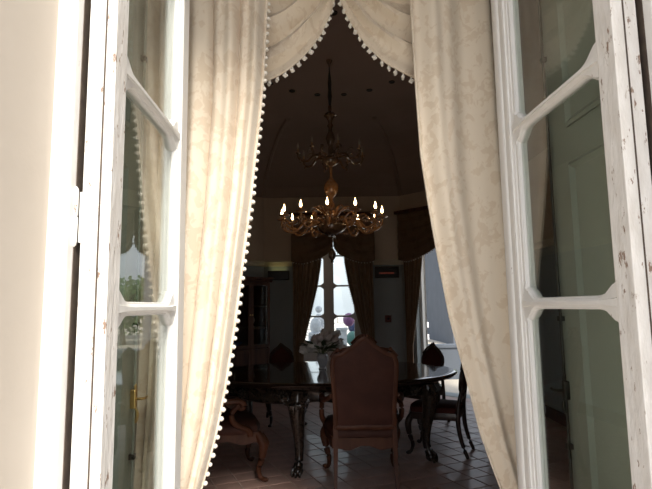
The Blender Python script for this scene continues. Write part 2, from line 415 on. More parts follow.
def casement(root, wd, zs, side=1, paint='white_paint', face_paint='worn_paint', astragal=True, hinge=False, zbot=0.03, w1=0.105, stick=1.0):
    """glazed leaf: hinge stile at x=0, free stile at x=wd; zs = sill line, bars..., head line; side = which local y faces outdoors"""
    T = 0.056; w0 = 0.062; top = zs[-1]; K = stick; q_ = 0.03 * K
    mb = MB(); mb.box((0, -T / 2, zbot), (w0, T / 2, top + 0.09))
    st = mb.build('hinge_stile', face_paint, root, bevel=0.002)
    e = MB(); e.box((-0.0008, -0.0045 + side * 0.004, zbot), (0.001, -0.001 + side * 0.004, top + 0.09)); e.build('rebate_fillet', 'dark_joint_and_shade', st)
    mb = MB(); mb.box((wd - w1 + q_, -T / 2, zbot), (wd, T / 2, top + 0.09)); mb.box((wd - w1, -T / 2 + 0.012, zbot), (wd - w1 + q_, T / 2 - 0.012, top + 0.09))
    fs_ = mb.build('free_stile', paint, root, bevel=0.002)
    if astragal:
        y0 = side * T / 2
        mb = MB(); pr = [(wd - 0.048, 0), (wd - 0.045, 0.004), (wd - 0.037, 0.006), (wd - 0.022, 0.007), (wd - 0.006, 0.006), (wd, 0.003), (wd, 0)]
        mb.rings([[(u, y0 + side * d, z) for u, d in pr] for z in (zbot, top + 0.09)])
        mb.build('astragal', paint, fs_, True)
    # sticking on the free stile: stepped, facing the glass
    mb = MB(); a = wd - w1 + q_
    for sd in (1, -1):
        pr = [(a, T / 2 - 0.001), (a - 0.006 * K, T / 2 - 0.001), (a - 0.007 * K, T / 2 - 0.006), (a - 0.016 * K, T / 2 - 0.009), (a - 0.018 * K, T / 2 - 0.014), (a - 0.030 * K, T / 2 - 0.018), (a - 0.032 * K, T / 2 - 0.024), (a, T / 2 - 0.024)]
        mb.rings([[(u, sd * d, z) for u, d in pr] for z in (zs[0], top)])
    mb.build('moulding', paint, fs_)
    mb = MB()
    for sd in (1, -1):
        pr = [(w0, T / 2 - 0.003), (w0 + 0.006, T / 2 - 0.004), (w0 + 0.014, T / 2 - 0.018), (w0 + 0.014, T / 2 - 0.024), (w0, T / 2 - 0.024)]
        mb.rings([[(u, sd * d, z) for u, d in pr] for z in (zs[0], top)])
    mb.build('moulding', paint, st)
    mb = MB(); mb.box((w0, -T / 2, top), (wd - w1, T / 2, top + 0.09)); mb.build('rail', paint, root, bevel=0.002)
    mb = MB(); mb.box((w0, -T / 2, zbot), (wd - w1, T / 2, zs[0]));  rl = mb.build('rail', paint, root, bevel=0.002)
    if zs[0] - zbot > 0.3:
        mb = MB(); ins = 0.07
        for sd in (1, -1):
            mb.rings([[(w0 + ins + k, sd * (T / 2 + d), zbot + 0.09 + k), (wd - w1 - ins - k, sd * (T / 2 + d), zbot + 0.09 + k), (wd - w1 - ins - k, sd * (T / 2 + d), zs[0] - 0.07 - k), (w0 + ins + k, sd * (T / 2 + d), zs[0] - 0.07 - k)] for k, d in ((0, -0.002), (0, 0.004), (0.02, 0.01))])
        mb.build('raised_panel', paint, rl)
    bmsh = bar_mesh(w0 - 0.002, wd - w1 + 0.012, 0.050)
    b0 = None
    for z in zs[1:-1]:
        if b0 is None: b0 = bmsh.build('glazing_bar', paint, root, True); b0.location.z = z
        else: share(b0, root, (0, 0, z))
    for za, zb in zip(zs, zs[1:]):
        mb = MB(); mb.box((w0 + 0.002, -0.0022, za + 0.004), (wd - w1 + 0.006, 0.0022, zb - 0.004)); mb.build('glass_pane', 'glass', root)
    if hinge:
        for zc in (0.35, 1.63, 2.75):
            mb = MB()
            for k, (dz, rr) in enumerate(((-0.055, 0.004), (-0.048, 0.0065), (-0.004, 0.0075), (0.004, 0.0075), (0.048, 0.0065), (0.056, 0.004))): pass
            mb.lathe([(0.0005, -0.060), (0.004, -0.056), (0.0052, -0.05), (0.0052, -0.002), (0.004, -0.001), (0.004, 0.001), (0.0052, 0.002), (0.0052, 0.05), (0.004, 0.056), (0.0005, 0.060)], (-0.006, -side * (T / 2 + 0.009), zc), 10)
            mb.box((0.0, -side * (T / 2 + 0.004), zc - 0.05), (0.012, -side * (T / 2 - 0.001), zc + 0.05)) if side < 0 else mb.box((0.0, -(T / 2 + 0.004), zc - 0.05), (0.012, -(T / 2 - 0.001), zc + 0.05))
            mb.build('hinge', face_paint, root, True)

ZS = [0.80, 1.45, 1.968, 2.494, 2.98]; ZR = [0.80, 1.45, 1.998, 2.53, 2.98]
dl = empty('door_1', (-0.416, 1.0, 0), R(89.35), kind='structure'); casement(dl, 0.582, ZS, -1, hinge=True, astragal=False, w1=0.082, stick=0.55)
dr = empty('door_2', (0.678, 1.0, 0), R(90.7), kind='structure'); casement(dr, 0.63, ZR, 1, hinge=True)
# frame
for n, (x0, x1) in enumerate(((-0.66, -0.455), (0.718, 0.92))):
    mb = MB(); mb.box((x0 if x0 < 0 else x0, 0.97, 0.0), (x1, 1.10, 3.12)); o = mb.build('trim_door_%d' % (n + 1), 'white_paint', bevel=0.003); o['kind'] = 'structure'
for n, (x0, x1) in enumerate(((-0.4565, -0.4535), (0.7165, 0.7195))):      # dark brown strips standing in for the shade in the rebate beside the hinges
    mb = MB(); mb.box((x0, 0.996, 0.0), (x1, 1.10, 3.08)); o = mb.build('trim_gap_shade_%d' % (n + 1), 'dark_joint_and_shade'); o['kind'] = 'structure'
mb = MB(); mb.box((-0.66, 0.97, 3.08), (0.92, 1.10, 3.34)); tag(mb.build('trim_door_3', 'white_paint', bevel=0.003), kind='structure')

# panelled shutters folded back in the inner reveal
def shutter(x, sgn, label):
    root = empty('interior_shutter', (x, 1.12, 0.0), 0, label=label, cat='shutter', group='panelled shutters folded into the door reveal')
    mb = MB(); mb.box((0, 0, 0.02), (sgn * 0.03, 0.60, 3.05)) if sgn > 0 else mb.box((-0.03, 0, 0.02), (0, 0.60, 3.05))
    mb.build('shutter_board', 'shutter_paint', root)
    for z0, z1 in ((0.15, 0.75), (0.85, 1.90), (2.02, 2.95)):
        mb = MB(); y0, y1 = 0.08, 0.46
        rr = []
        for k, d in ((0.0, 0.029), (0.0, 0.036), (0.010, 0.042), (0.020, 0.034), (0.028, 0.029)):
            rr.append([(sgn * d, y0 + k, z0 + k), (sgn * d, y1 - k, z0 + k), (sgn * d, y1 - k, z1 - k), (sgn * d, y0 + k, z1 - k)])
        mb.rings(rr, caps=False); mb.build('panel_moulding', 'shutter_paint', root)
    yr = 0.575
    mb = MB(); mb.tube([(sgn * 0.040, yr, 0.1), (sgn * 0.040, yr, 2.9)], 0.005, 8); cr = mb.build('bolt_rod', 'iron' if sgn < 0 else 'shutter_paint', root, True)
    for z in (0.5, 0.98, 1.39, 2.3):
        mb = MB(); mb.box((min(sgn * 0.028, sgn * 0.047), yr - 0.009, z), (max(sgn * 0.028, sgn * 0.047), yr + 0.009, z + 0.016)); mb.build('rod_guide', 'iron', cr)
    hm = 'brass' if sgn > 0 else 'iron'
    hd = MB(); hd.box((min(sgn * 0.028, sgn * 0.047), yr - 0.011, 1.135), (max(sgn * 0.028, sgn * 0.047), yr + 0.011, 1.195)); h_ = hd.build('bolt_plate', hm, root, bevel=0.004)
    mb = MB(); mb.lathe([(0.001, 0), (0.005, 0.003), (0.006, 0.010), (0.004, 0.018), (0.001, 0.022)], (sgn * 0.042, yr, 1.193), 10); mb.build('finial', hm, h_, True)
    mb = MB(); mb.tube(spline([(sgn * 0.045, yr, 1.165), (sgn * 0.062, yr, 1.165), (sgn * 0.067, yr + 0.01, 1.164), (sgn * 0.067, yr + 0.03, 1.162), (sgn * 0.066, yr + 0.045, 1.164)]), 0.0045, 8)
    mb.build('lever', hm, h_, True)
    mb = MB(); mb.tube(spline([(sgn * 0.044, yr, 1.14), (sgn * 0.050, yr, 1.12), (sgn * 0.048, yr, 1.10), (sgn * 0.044, yr, 1.09)]), [0.003 + 0.003 * math.sin(math.pi * k / 18) for k in range(19)], 8)
    mb.build('drop', hm, h_, True)
    return root
shutter(-0.60, 1, 'grey-green panelled shutter with brass bolt behind the door leaf with the sunlit edge')
shutter(0.88, -1, 'grey-green panelled shutter with iron rod behind the chipped, shaded door leaf')

# ------------------------------------------------------------------ near curtains
pm = MB()      # a woollen bobble of three lobes on a short cord
pm.ball((0, 0, -0.017), 0.0085, 8, 5); pm.ball((-0.007, 0.002, -0.020), 0.0062, 7, 4); pm.ball((0.007, -0.002, -0.020), 0.0062, 7, 4); pm.ball((0, 0.0, -0.026), 0.0066, 7, 4); pm.tube([(0, 0, 0.001), (0, 0, -0.012)], 0.0035, 5)
POM = None
bm_ = MB(); bm_.ball((0, 0, -0.009), 0.0085, 9, 6); bm_.tube([(0, 0, 0.002), (0, 0, -0.004)], 0.003, 5)      # plain round bobble
BOB = None
def bobble(parent, loc, rot, s=1.0):
    global BOB
    if BOB is None: BOB = bm_.build('bobble', 'pompom_wool', parent, True); o = BOB; o.location = loc; o.rotation_euler = rot; o.scale = (s, s, s)
    else: o = share(BOB, parent, loc, rot, (s, s, s))
    return o
def pompom(parent, loc, rot=(0, 0, 0), s=1.0):
    global POM
    if POM is None: POM = pm.build('pompom', 'pompom_wool', parent, True); o = POM; o.location = loc; o.rotation_euler = rot; o.scale = (s, s, s)
    else: o = share(POM, parent, loc, rot, (s, s, s))
    return o

def curtain(name, inner, outer, y0, ztop, zbot, folds, amp, cloth, label, group, nu=90, nz=70, seed=0, trim=True, back=0.0, pom=True, tie=None, prow=0.031, pz=(0.0, 9)):
    root = empty(name, (0, 0, 0), 0, label=label, cat='curtain', group=group)
    rnd = random.Random(seed); ph = [rnd.uniform(0, 6.28) for _ in range(6)]
    def P(u, z):
        xi, xo = interp(inner, z), interp(outer, z)
        uu = u + 0.018 * math.sin(3.1 * z + ph[0]) * math.sin(math.pi * u)
        x = lerp(xo, xi, uu)
        wd = abs(xi - xo); a = amp * (0.6 + 0.4 * min(1, wd / 0.3))
        ang = 2 * math.pi * folds * u ** 0.9 + ph[1]
        s = math.sin(ang + 0.5 * math.sin(ang)) + 0.35 * math.sin(2.3 * ang + ph[2] + 0.8 * z)
        y = y0 + a * s + 0.012 * math.sin(1.7 * z + ph[3] + 3 * u) + back * (u - 0.5)
        x += 0.35 * a * math.cos(ang) * math.sin(math.pi * u)
        return (x, y, z)
    mb = MB(); zz = [lerp(zbot, ztop, k / (nz - 1)) for k in range(nz)]
    mb.grid([P(i / (nu - 1), z) for i in range(nu) for z in zz], nu, nz)
    body = mb.build('cloth', cloth, root, True, solid=0.004)
    if trim:
        mb = MB(); mb.tube([Vector(P(1.0, z)) + Vector((0, -0.003, 0)) for z in zz], 0.0045, 6); mb.build('edge_cord', cloth, root, True)
    if pom:
        z = zbot + 0.02; sg = 1 if interp(inner, 2) > interp(outer, 2) else -1
        while z < ztop:
            if pz[0] <= z <= pz[1]:
                p = P(1.0, z); bobble(root, (p[0] - sg * 0.002, p[1] + 0.002, z), (rnd.uniform(-.2, .2), -sg * R(70) + rnd.uniform(-.2, .2), 0), rnd.uniform(0.92, 1.08))
            z += prow
    if tie:
        mb = MB(); zt = tie; n = 24; xa, xb = interp(outer, zt), interp(inner, zt); cx_, rx = (xa + xb) / 2, abs(xb - xa) / 2 + 0.025
        rs = []
        for k in range(n):
            a = 2 * math.pi * k / n; px, py = cx_ + rx * math.cos(a), y0 + (amp + 0.025) * math.sin(a)
            rs.append([(px, py, zt - 0.045 + 0.02 * math.cos(a)), (px, py, zt + 0.045 + 0.02 * math.cos(a))])
        vs = [p for r_ in rs for p in r_]; mb.add(vs, [(2 * k, 2 * ((k + 1) % n), 2 * ((k + 1) % n) + 1, 2 * k + 1) for k in range(n)])
        mb.build('tieback', cloth, root, True, solid=0.006)
    return root

L_in = [(0.02, -0.36), (0.60, -0.40), (0.74, -0.405), (0.851, -0.372), (1.007, -0.331), (1.171, -0.299), (1.407, -0.264), (1.616, -0.238), (1.831, -0.211), (2.015, -0.193), (2.166, -0.176), (2.3, -0.165), (2.597, -0.15), (3.05, -0.14)]
L_out = [(0.02, -0.66), (0.74, -0.58), (1.2, -0.58), (3.05, -0.60)]
curtain('door_curtain', L_in, L_out, 1.80, 3.01, 0.02, 4.6, 0.024, 'curtain_cloth', 'cream brocade curtain edged with bobbles, drawn back beside the sunlit door leaf', 'brocade curtains of the open doorway', seed=3, tie=0.72, back=0.07)
R_in = [(0.02, 0.66), (0.60, 0.68), (0.74, 0.69), (0.825, 0.66), (0.986, 0.607), (1.188, 0.564), (1.396, 0.514), (1.608, 0.48), (1.826, 0.449), (2.013, 0.427), (2.301, 0.415), (2.601, 0.407), (3.05, 0.40)]
R_out = [(0.02, 0.90), (0.74, 0.80), (1.2, 0.745), (2.2, 0.72), (3.05, 0.71)]
curtain('door_curtain', R_in, R_out, 1.83, 3.01, 0.02, 1.7, 0.019, 'curtain_cloth', 'cream brocade curtain with its edge turned under, drawn back beside the chipped door leaf', 'brocade curtains of the open doorway', seed=11, pom=False, tie=0.72)

def swag(pts, ztop, y0, label, seed, cloth='swag_cloth', group='draped swags over the doorway', name='curtain_swag', xs_top=None, spacing=0.0345, ps=0.9, pom=True, nf=5, amp=0.02):
    """draped half-swag; pts = lower edge from the raised end to the far end, folds run along the edge"""
    root = empty(name, (0, 0, 0), 0, label=label, cat='swag', group=group)
    E_ = spline([(x, 0, z) for x, z in pts], 8); n = len(E_); nv = 40; rnd = random.Random(seed); ph = rnd.uniform(0, 6)
    P_ = []
    x_first, x_last = E_[0].x, E_[-1].x
    for i, e in enumerate(E_):
        u = i / (n - 1); tx = lerp(x_first, x_last, u) if xs_top is None else lerp(xs_top[0], xs_top[1], u)
        for j in range(nv):
            v = j / (nv - 1)                      # 0 = lower edge
            x = lerp(e.x, tx, v ** 0.8); z = lerp(e.z, ztop, v)
            f = math.sin(2 * math.pi * nf * v ** 0.8 + 2.2 * u + ph) + 0.4 * math.sin(2 * math.pi * nf * 2.3 * v - 3 * u)
            y = y0 - 0.03 * math.sin(math.pi * u) * (1 - v) + amp * f * (0.35 + 0.65 * math.sin(math.pi * min(1, u * 0.9 + 0.1))) * min(1, v * 8 + 0.15)
            y += amp * 1.1 * noise.noise(Vector((x * 7 + seed, z * 9, v * 5))) * min(1, v * 6)
            P_.append((x, y, z))
    mb = MB(); mb.grid(P_, n, nv); mb.build('cloth', cloth, root, True, solid=0.004)
    edge = [Vector(P_[i * nv]) for i in range(n)]
    mb = MB(); mb.tube([p + Vector((0, -0.003, 0)) for p in edge], 0.005, 6); mb.build('edge_cord', cloth, root, True)
    if pom:
        acc = 0.0
        for a, b in zip(edge, edge[1:]):
            seg = (b - a).length
            while acc < seg:
                p = a.lerp(b, acc / seg); pompom(root, (p.x, p.y, p.z - 0.001), (rnd.uniform(-.15, .15), rnd.uniform(-.25, .25), rnd.uniform(0, 3)), ps); acc += spacing
            acc -= seg
    return root
swag([(0.126, 2.930), (0.120, 2.722), (0.079, 2.583), (0.034, 2.499), (-0.026, 2.425), (-0.093, 2.368), (-0.165, 2.335), (-0.257, 2.319), (-0.386, 2.351), (-0.557, 2.480)], 3.015, 1.955, 'cream bobble-edged swag hanging next to the sunlit curtain', 5, xs_top=(0.13, -0.55))
swag([(0.131, 2.930), (0.136, 2.722), (0.177, 2.598), (0.235, 2.499), (0.302, 2.423), (0.373, 2.376), (0.441, 2.345), (0.536, 2.319), (0.665, 2.351), (0.815, 2.480)], 3.015, 1.955, 'cream bobble-edged swag hanging next to the shaded curtain', 9, xs_top=(0.12, 0.80))
# pelmet board that carries the swags
mb = MB(); mb.box((-0.75, 1.76, 3.02), (1.0, 2.0, 3.06)); mb.box((-0.75, 1.98, 2.94), (1.0, 2.0, 3.02))
tag(mb.build('pelmet_board', 'cabinet_wood'), label='dark wooden pelmet board over the doorway swags', cat='pelmet')

# ------------------------------------------------------------------ far windows
def far_window(Mx, s0, s1, n, tagw):
    """pair of glazed leaves in the wall opening, in the wall's own frame"""
    win = empty('window_%d' % n, kind='structure'); win.matrix_world = Mx
    fr = MB()
    for a, b in ((s0, s0 + 0.05), (s1 - 0.05, s1)): fr.box((a, 0.12, 0), (b, 0.2, 2.75))
    fr.box((s0, 0.12, 2.67), (s1, 0.2, 2.75)); fr.build('window_frame', 'white_paint', win)
    return win
def far_leaf(win, x, y, rz, wd, flip):
    lf = empty('window_leaf', (x, y, 0), rz); lf.parent = win
    lf.scale = (-1 if flip else 1, 1, 1)
    # thing > part > sub-part: keep the leaf as one mesh per material
    T = 0.05; mb = MB(); zs = [0.75, 1.27, 1.81, 2.35, 2.60]
    mb.box((0, -T/2, 0.03), (0.06, T/2, 2.66)); mb.box((wd - 0.09, -T/2, 0.03), (wd, T/2, 2.66)); mb.box((0.06, -T/2, 2.6), (wd - 0.09, T/2, 2.66)); mb.box((0.06, -T/2, 0.03), (wd - 0.09, T/2, 0.75))
    f = mb.build('leaf_frame', 'white_paint', lf)
    b0 = bar_mesh(0.058, wd - 0.085, 0.045)
    for z in zs[1:-1]:
        q = MB(); q.v = list(b0.v); q.f = list(b0.f); o = q.build('glazing_bar', 'white_paint', lf, True); o.location.z = z
    for za, zb in zip(zs, zs[1:]):
        mb = MB(); mb.box((0.05, -0.002, za), (wd - 0.08, 0.002, zb)); mb.build('glass_pane', 'glass', lf)
Mb = walls['back'][1]; s0, s1 = 0.58, 1.70
w1 = far_window(Mb, s0, s1, 1, 'back'); far_leaf(w1, s0 + 0.05, 0.15, 0, 0.51, False); far_leaf(w1, s1 - 0.05, 0.15, 0, 0.51, True)
Mr = walls['backright'][1]; r0, r1 = 0.27, 1.55
w2 = far_window(Mr, r0, r1, 2, 'right'); far_leaf(w2, r0 + 0.05, 0.20, R(125), 0.58, False); far_leaf(w2, r1 - 0.05, 0.20, R(-100), 0.58, True)

def far_curtains(Mx, s0, s1, which, apex_z, lower, tagl, only=None, side_lab=('', '')):
    mid = (s0 + s1) / 2
    obs = []
    for k, sg in enumerate((-1, 1)):
        if only is not None and k not in only: continue
        out_ = mid + sg * (s1 - s0) / 2 + sg * 0.14
        inn = [(z, mid + sg * d) for z, d in lower]
        outr = [(0, out_), (3, out_)]
        c = curtain('window_curtain', inn, outr, -0.10, 2.85, 0.03, 6, 0.022, 'far_curtain_cloth', side_lab[k], 'brown curtains of the far windows', nu=60, nz=40, seed=20 + k, trim=False, pom=True, prow=0.04, pz=(0.9, 2.3))
        c.matrix_world = Mx; obs.append(c)
    return obs
lowb = [(0.0, 0.53), (0.75, 0.52), (1.0, 0.47), (1.27, 0.40), (1.8, 0.27), (2.2, 0.205), (2.9, 0.17)]
far_curtains(Mb, 0.66, 1.78, 'back', 2.3, lowb, '', side_lab=('long brown curtain of the far window on the side of the glazed cabinet', 'long brown curtain of the far window on the side of the red-lit sign'))
lowr = [(0.0, 0.66), (0.75, 0.65), (1.0, 0.60), (1.5, 0.50), (2.2, 0.40), (2.9, 0.35)]
far_curtains(Mr, r0, r1, 'right', 2.3, lowr, '', side_lab=('brown curtain of the angled window on the side of the red-lit sign', 'brown curtain at the far jamb of the angled open window'))
def far_valance(Mx, a, b, lab):
    mid = (a + b) / 2
    for sg, l in ((-1, lab[0]), (1, lab[1])):
        hw = (b - a) / 2
        o = swag([(mid + sg * 0.01, 2.50), (mid + sg * hw * 0.12, 2.36), (mid + sg * hw * 0.36, 2.27), (mid + sg * hw * 0.72, 2.20), (mid + sg * hw, 2.23)], 3.025, -0.20, l, 40, cloth='far_swag_cloth', group='brown swags of the far windows', name='window_swag', spacing=0.05, pom=True, ps=0.9, amp=0.014)
        o.matrix_world = Mx
    mb = MB(); mb.box((a - 0.04, -0.24, 3.03), (b + 0.04, 0.0, 3.08)); o = mb.build('pelmet_board', 'cabinet_wood'); o.matrix_world = Mx
    tag(o, label=lab[2], cat='pelmet')
far_valance(Mb, 0.50, 1.95, ('brown swag of the back window beside the wall uplight', 'brown swag of the back window beside the red-lit sign', 'dark pelmet board above the back window'))
far_valance(Mr, r0 - 0.19, r1 + 0.22, ('brown swag of the angled window near the red-lit sign', 'brown swag at the outer end of the angled window', 'dark pelmet board above the angled open window'))

# ------------------------------------------------------------------ table
TC = (0.20, 5.48); TAx, TBy, TH = 1.34, 0.97, 0.78
tb = empty('dining_table', (TC[0], TC[1], 0), label='large black polished oval dining table with carved apron and legs', cat='table')
mb = MB(); mb.lathe([(0.001, TH), (0.90, TH), (0.975, TH - 0.001), (0.992, TH - 0.006), (1.0, TH - 0.016), (0.996, TH - 0.026), (0.984, TH - 0.032), (0.978, TH - 0.045), (0.95, TH - 0.05), (0.001, TH - 0.05)], (0, 0, 0), 96, TAx, TBy)
mb.build('tabletop', 'table_lacquer', tb, True)
mb = MB(); n = 96; rs_o = []
for k in range(n):
    a = 2 * math.pi * k / n; low = TH - 0.16 - 0.035 * abs(math.sin(4 * a + 0.4)) ** 0.6
    rs_o.append([((TAx * q) * math.cos(a), (TBy * q) * math.sin(a), z) for q, z in ((0.855, TH - 0.05), (0.87, TH - 0.07), (0.855, TH - 0.09), (0.86, low + 0.03), (0.875, low + 0.012), (0.86, low), (0.825, low), (0.825, TH - 0.05))])
mb.rings(rs_o, close=True); mb.build('apron', 'carved_black', tb, True)
legs = [(-0.30, -0.84), (0.90, -0.53), (0.30, 0.84), (-0.90, 0.53)]
for lx, ly in legs:
    ang = math.atan2(ly / TBy, lx / TAx); d = Vector((lx, ly, 0)).normalized(); b0 = Vector((lx, ly, 0))
    path = spline([b0 + d * 0.015 + Vector((0, 0, 0.70)), b0 + d * 0.04 + Vector((0, 0, 0.60)), b0 + d * 0.03 + Vector((0, 0, 0.48)), b0 - d * 0.0 + Vector((0, 0, 0.32)), b0 - d * 0.01 + Vector((0, 0, 0.17)), b0 + d * 0.02 + Vector((0, 0, 0.07))], 5)
    N = len(path); rad = [interp([(0, 0.07), (0.2, 0.082), (0.4, 0.066), (0.65, 0.044), (0.85, 0.036), (1, 0.042)], k / (N - 1)) for k in range(N)]
    mb = MB(); mb.tube(path, rad, 12); lg = mb.build('leg', 'carved_black', tb, True)
    mb = MB(); mb.ball((b0.x + d.x * 0.03, b0.y + d.y * 0.03, 0.042), 0.05, 12, 7, (1, 1, 0.84))
    sdv = Vector((-d.y, d.x, 0))
    for k in (-1, 0, 1):
        q = b0 + d * 0.03; dd = (d + sdv * k * 0.8).normalized()
        mb.tube(spline([q + dd * 0.02 + Vector((0, 0, 0.085)), q + dd * 0.05 + Vector((0, 0, 0.06)), q + dd * 0.058 + Vector((0, 0, 0.025)), q + dd * 0.05 + Vector((0, 0, 0.004))], 4), 0.012, 6)
    mb.build('claw_foot', 'carved_black', lg, True)
    mb = MB()          # acanthus carving on the knee
    for k in range(-2, 3):
        q0 = b0 + d * 0.07 + sdv * k * 0.03 + Vector((0, 0, 0.66 - 0.01 * abs(k)))
        q1 = b0 + d * (0.128 - 0.012 * abs(k)) + sdv * k * 0.026 + Vector((0, 0, 0.60)); q2 = b0 + d * (0.10 - 0.01 * abs(k)) + sdv * k * 0.014 + Vector((0, 0, 0.50 + 0.02 * abs(k)))
        mb.tube(spline([q0, q1, q2], 5), [0.013 * math.sin(math.pi * (0.15 + 0.8 * t / 10)) + 0.003 for t in range(11)], 6)
    for sg in (-1, 1):
        c = b0 + d * 0.07 + sdv * sg * 0.085 + Vector((0, 0, 0.625)); sp = []
        for t in range(22):
            a = t * 0.55; rr = 0.042 * (1 - t / 26); sp.append(c + sdv * rr * math.cos(a) * sg + Vector((0, 0, rr * math.sin(a))))
        mb.tube(sp, [0.011 - 0.0003 * t for t in range(22)], 6)
    mb.build('knee_carving', 'carved_black', lg, True)
for k, aa in enumerate((-2.35, -1.95, -1.25, -0.85, 2.6, 0.6)):
    c = Vector((TAx * 0.872 * math.cos(aa), TBy * 0.872 * math.sin(aa), TH - 0.125)); tn = Vector((-TAx * math.sin(aa), TBy * math.cos(aa), 0)).normalized()
    nrm = Vector((tn.y, -tn.x, 0)); mb = MB()
    for t in range(8):
        a = t * math.pi / 4; p = c + tn * 0.036 * math.cos(a) + Vector((0, 0, 0.036 * math.sin(a))); mb.ball(p + nrm * 0.004, 0.016, 7, 4)
    mb.ball(c + nrm * 0.01, 0.02, 8, 5)
    for sg in (-1, 1):
        mb.tube(spline([c + tn * sg * 0.05, c + tn * sg * 0.10 + Vector((0, 0, 0.02)), c + tn * sg * 0.16 - Vector((0, 0, 0.01)), c + tn * sg * 0.20 + Vector((0, 0, 0.008))], 5), [0.012, 0.013, 0.013, 0.013, 0.013, 0.012, 0.012, 0.012, 0.011, 0.01, 0.009, 0.008, 0.007, 0.006, 0.005, 0.004], 6)
    mb.build('rosette', 'carved_black', tb, True)

# ------------------------------------------------------------------ chairs (built facing local +y)
def mirror_outline(half): return half + [(-x, z) for x, z in reversed(half) if abs(x) > 1e-6]
def chair_back(root, half, zc, tilt, y0, th, wood, cloth, rim=0.034, pad=0.02):
    """framed upholstered back: outline of the frame, pad inset; tilted about its foot"""
    sp = [(p.x, p.z) for p in spline([(x, 0, z) for x, z in half], 5)]
    outl = mirror_outline(sp)
    cx_, cz = 0.0, zc
    def ins(k):
        o = []; n = len(outl)
        for i, (x, z) in enumerate(outl):
            a = Vector(outl[i - 1]); b = Vector(outl[(i + 1) % n]); t = (b - a)
            if t.length < 1e-6: t = Vector((1, 0))
            t.normalize(); nn = Vector((-t.y, t.x)); c = Vector((cx_ - x, cz - z))
            if nn.dot(c) < 0: nn = -nn
            o.append((x + nn.x * k, z + nn.y * k))
        return o
    z0 = min(z for _, z in outl)
    def q(p, y): return (p[0], y0 + y - (p[1] - z0) * tilt, p[1])
    mb = MB()
    a, b, c = ins(0), ins(rim * 0.5), ins(rim)
    mb.rings([[q(p, -th / 2) for p in a], [q(p, -th / 2 - 0.008) for p in b], [q(p, -th / 2) for p in c], [q(p, th / 2) for p in c], [q(p, th / 2 + 0.008) for p in b], [q(p, th / 2) for p in a]], close=True)
    fr = mb.build('back_frame', wood, root, True)
    mb = MB(); mx_ = max(x for x, _ in outl); hz = (max(z for _, z in outl) - z0) / 2; i1 = [(x * (1 - (rim - 0.008) / mx_), cz + (z - cz) * (1 - (rim - 0.008) / hz)) for x, z in outl]; i2 = [(x * 0.93, cz + (z - cz) * 0.95) for x, z in i1]; i3 = [(x * 0.72, cz + (z - cz) * 0.76) for x, z in i1]
    mb.rings([[q(p, -th / 2 + 0.002) for p in i3], [q(p, -th / 2 + 0.003) for p in i2], [q(p, -th / 2 + 0.007) for p in i1], [q(p, th / 2 - 0.01) for p in i1], [q(p, th / 2 + pad * 0.7) for p in i2], [q(p, th / 2 + pad) for p in i3]], caps=False)
    n_ = len(i1)
    for base, yy in ((0, -th / 2 + 0.002), (5 * n_, th / 2 + pad)):
        mb.v.append(q((0, cz), yy)); ci = len(mb.v) - 1; mb.f += [(base + j, base + (j + 1) % n_, ci) for j in range(n_)]
    mb.build('back_pad', cloth, root, True)
    return fr, q
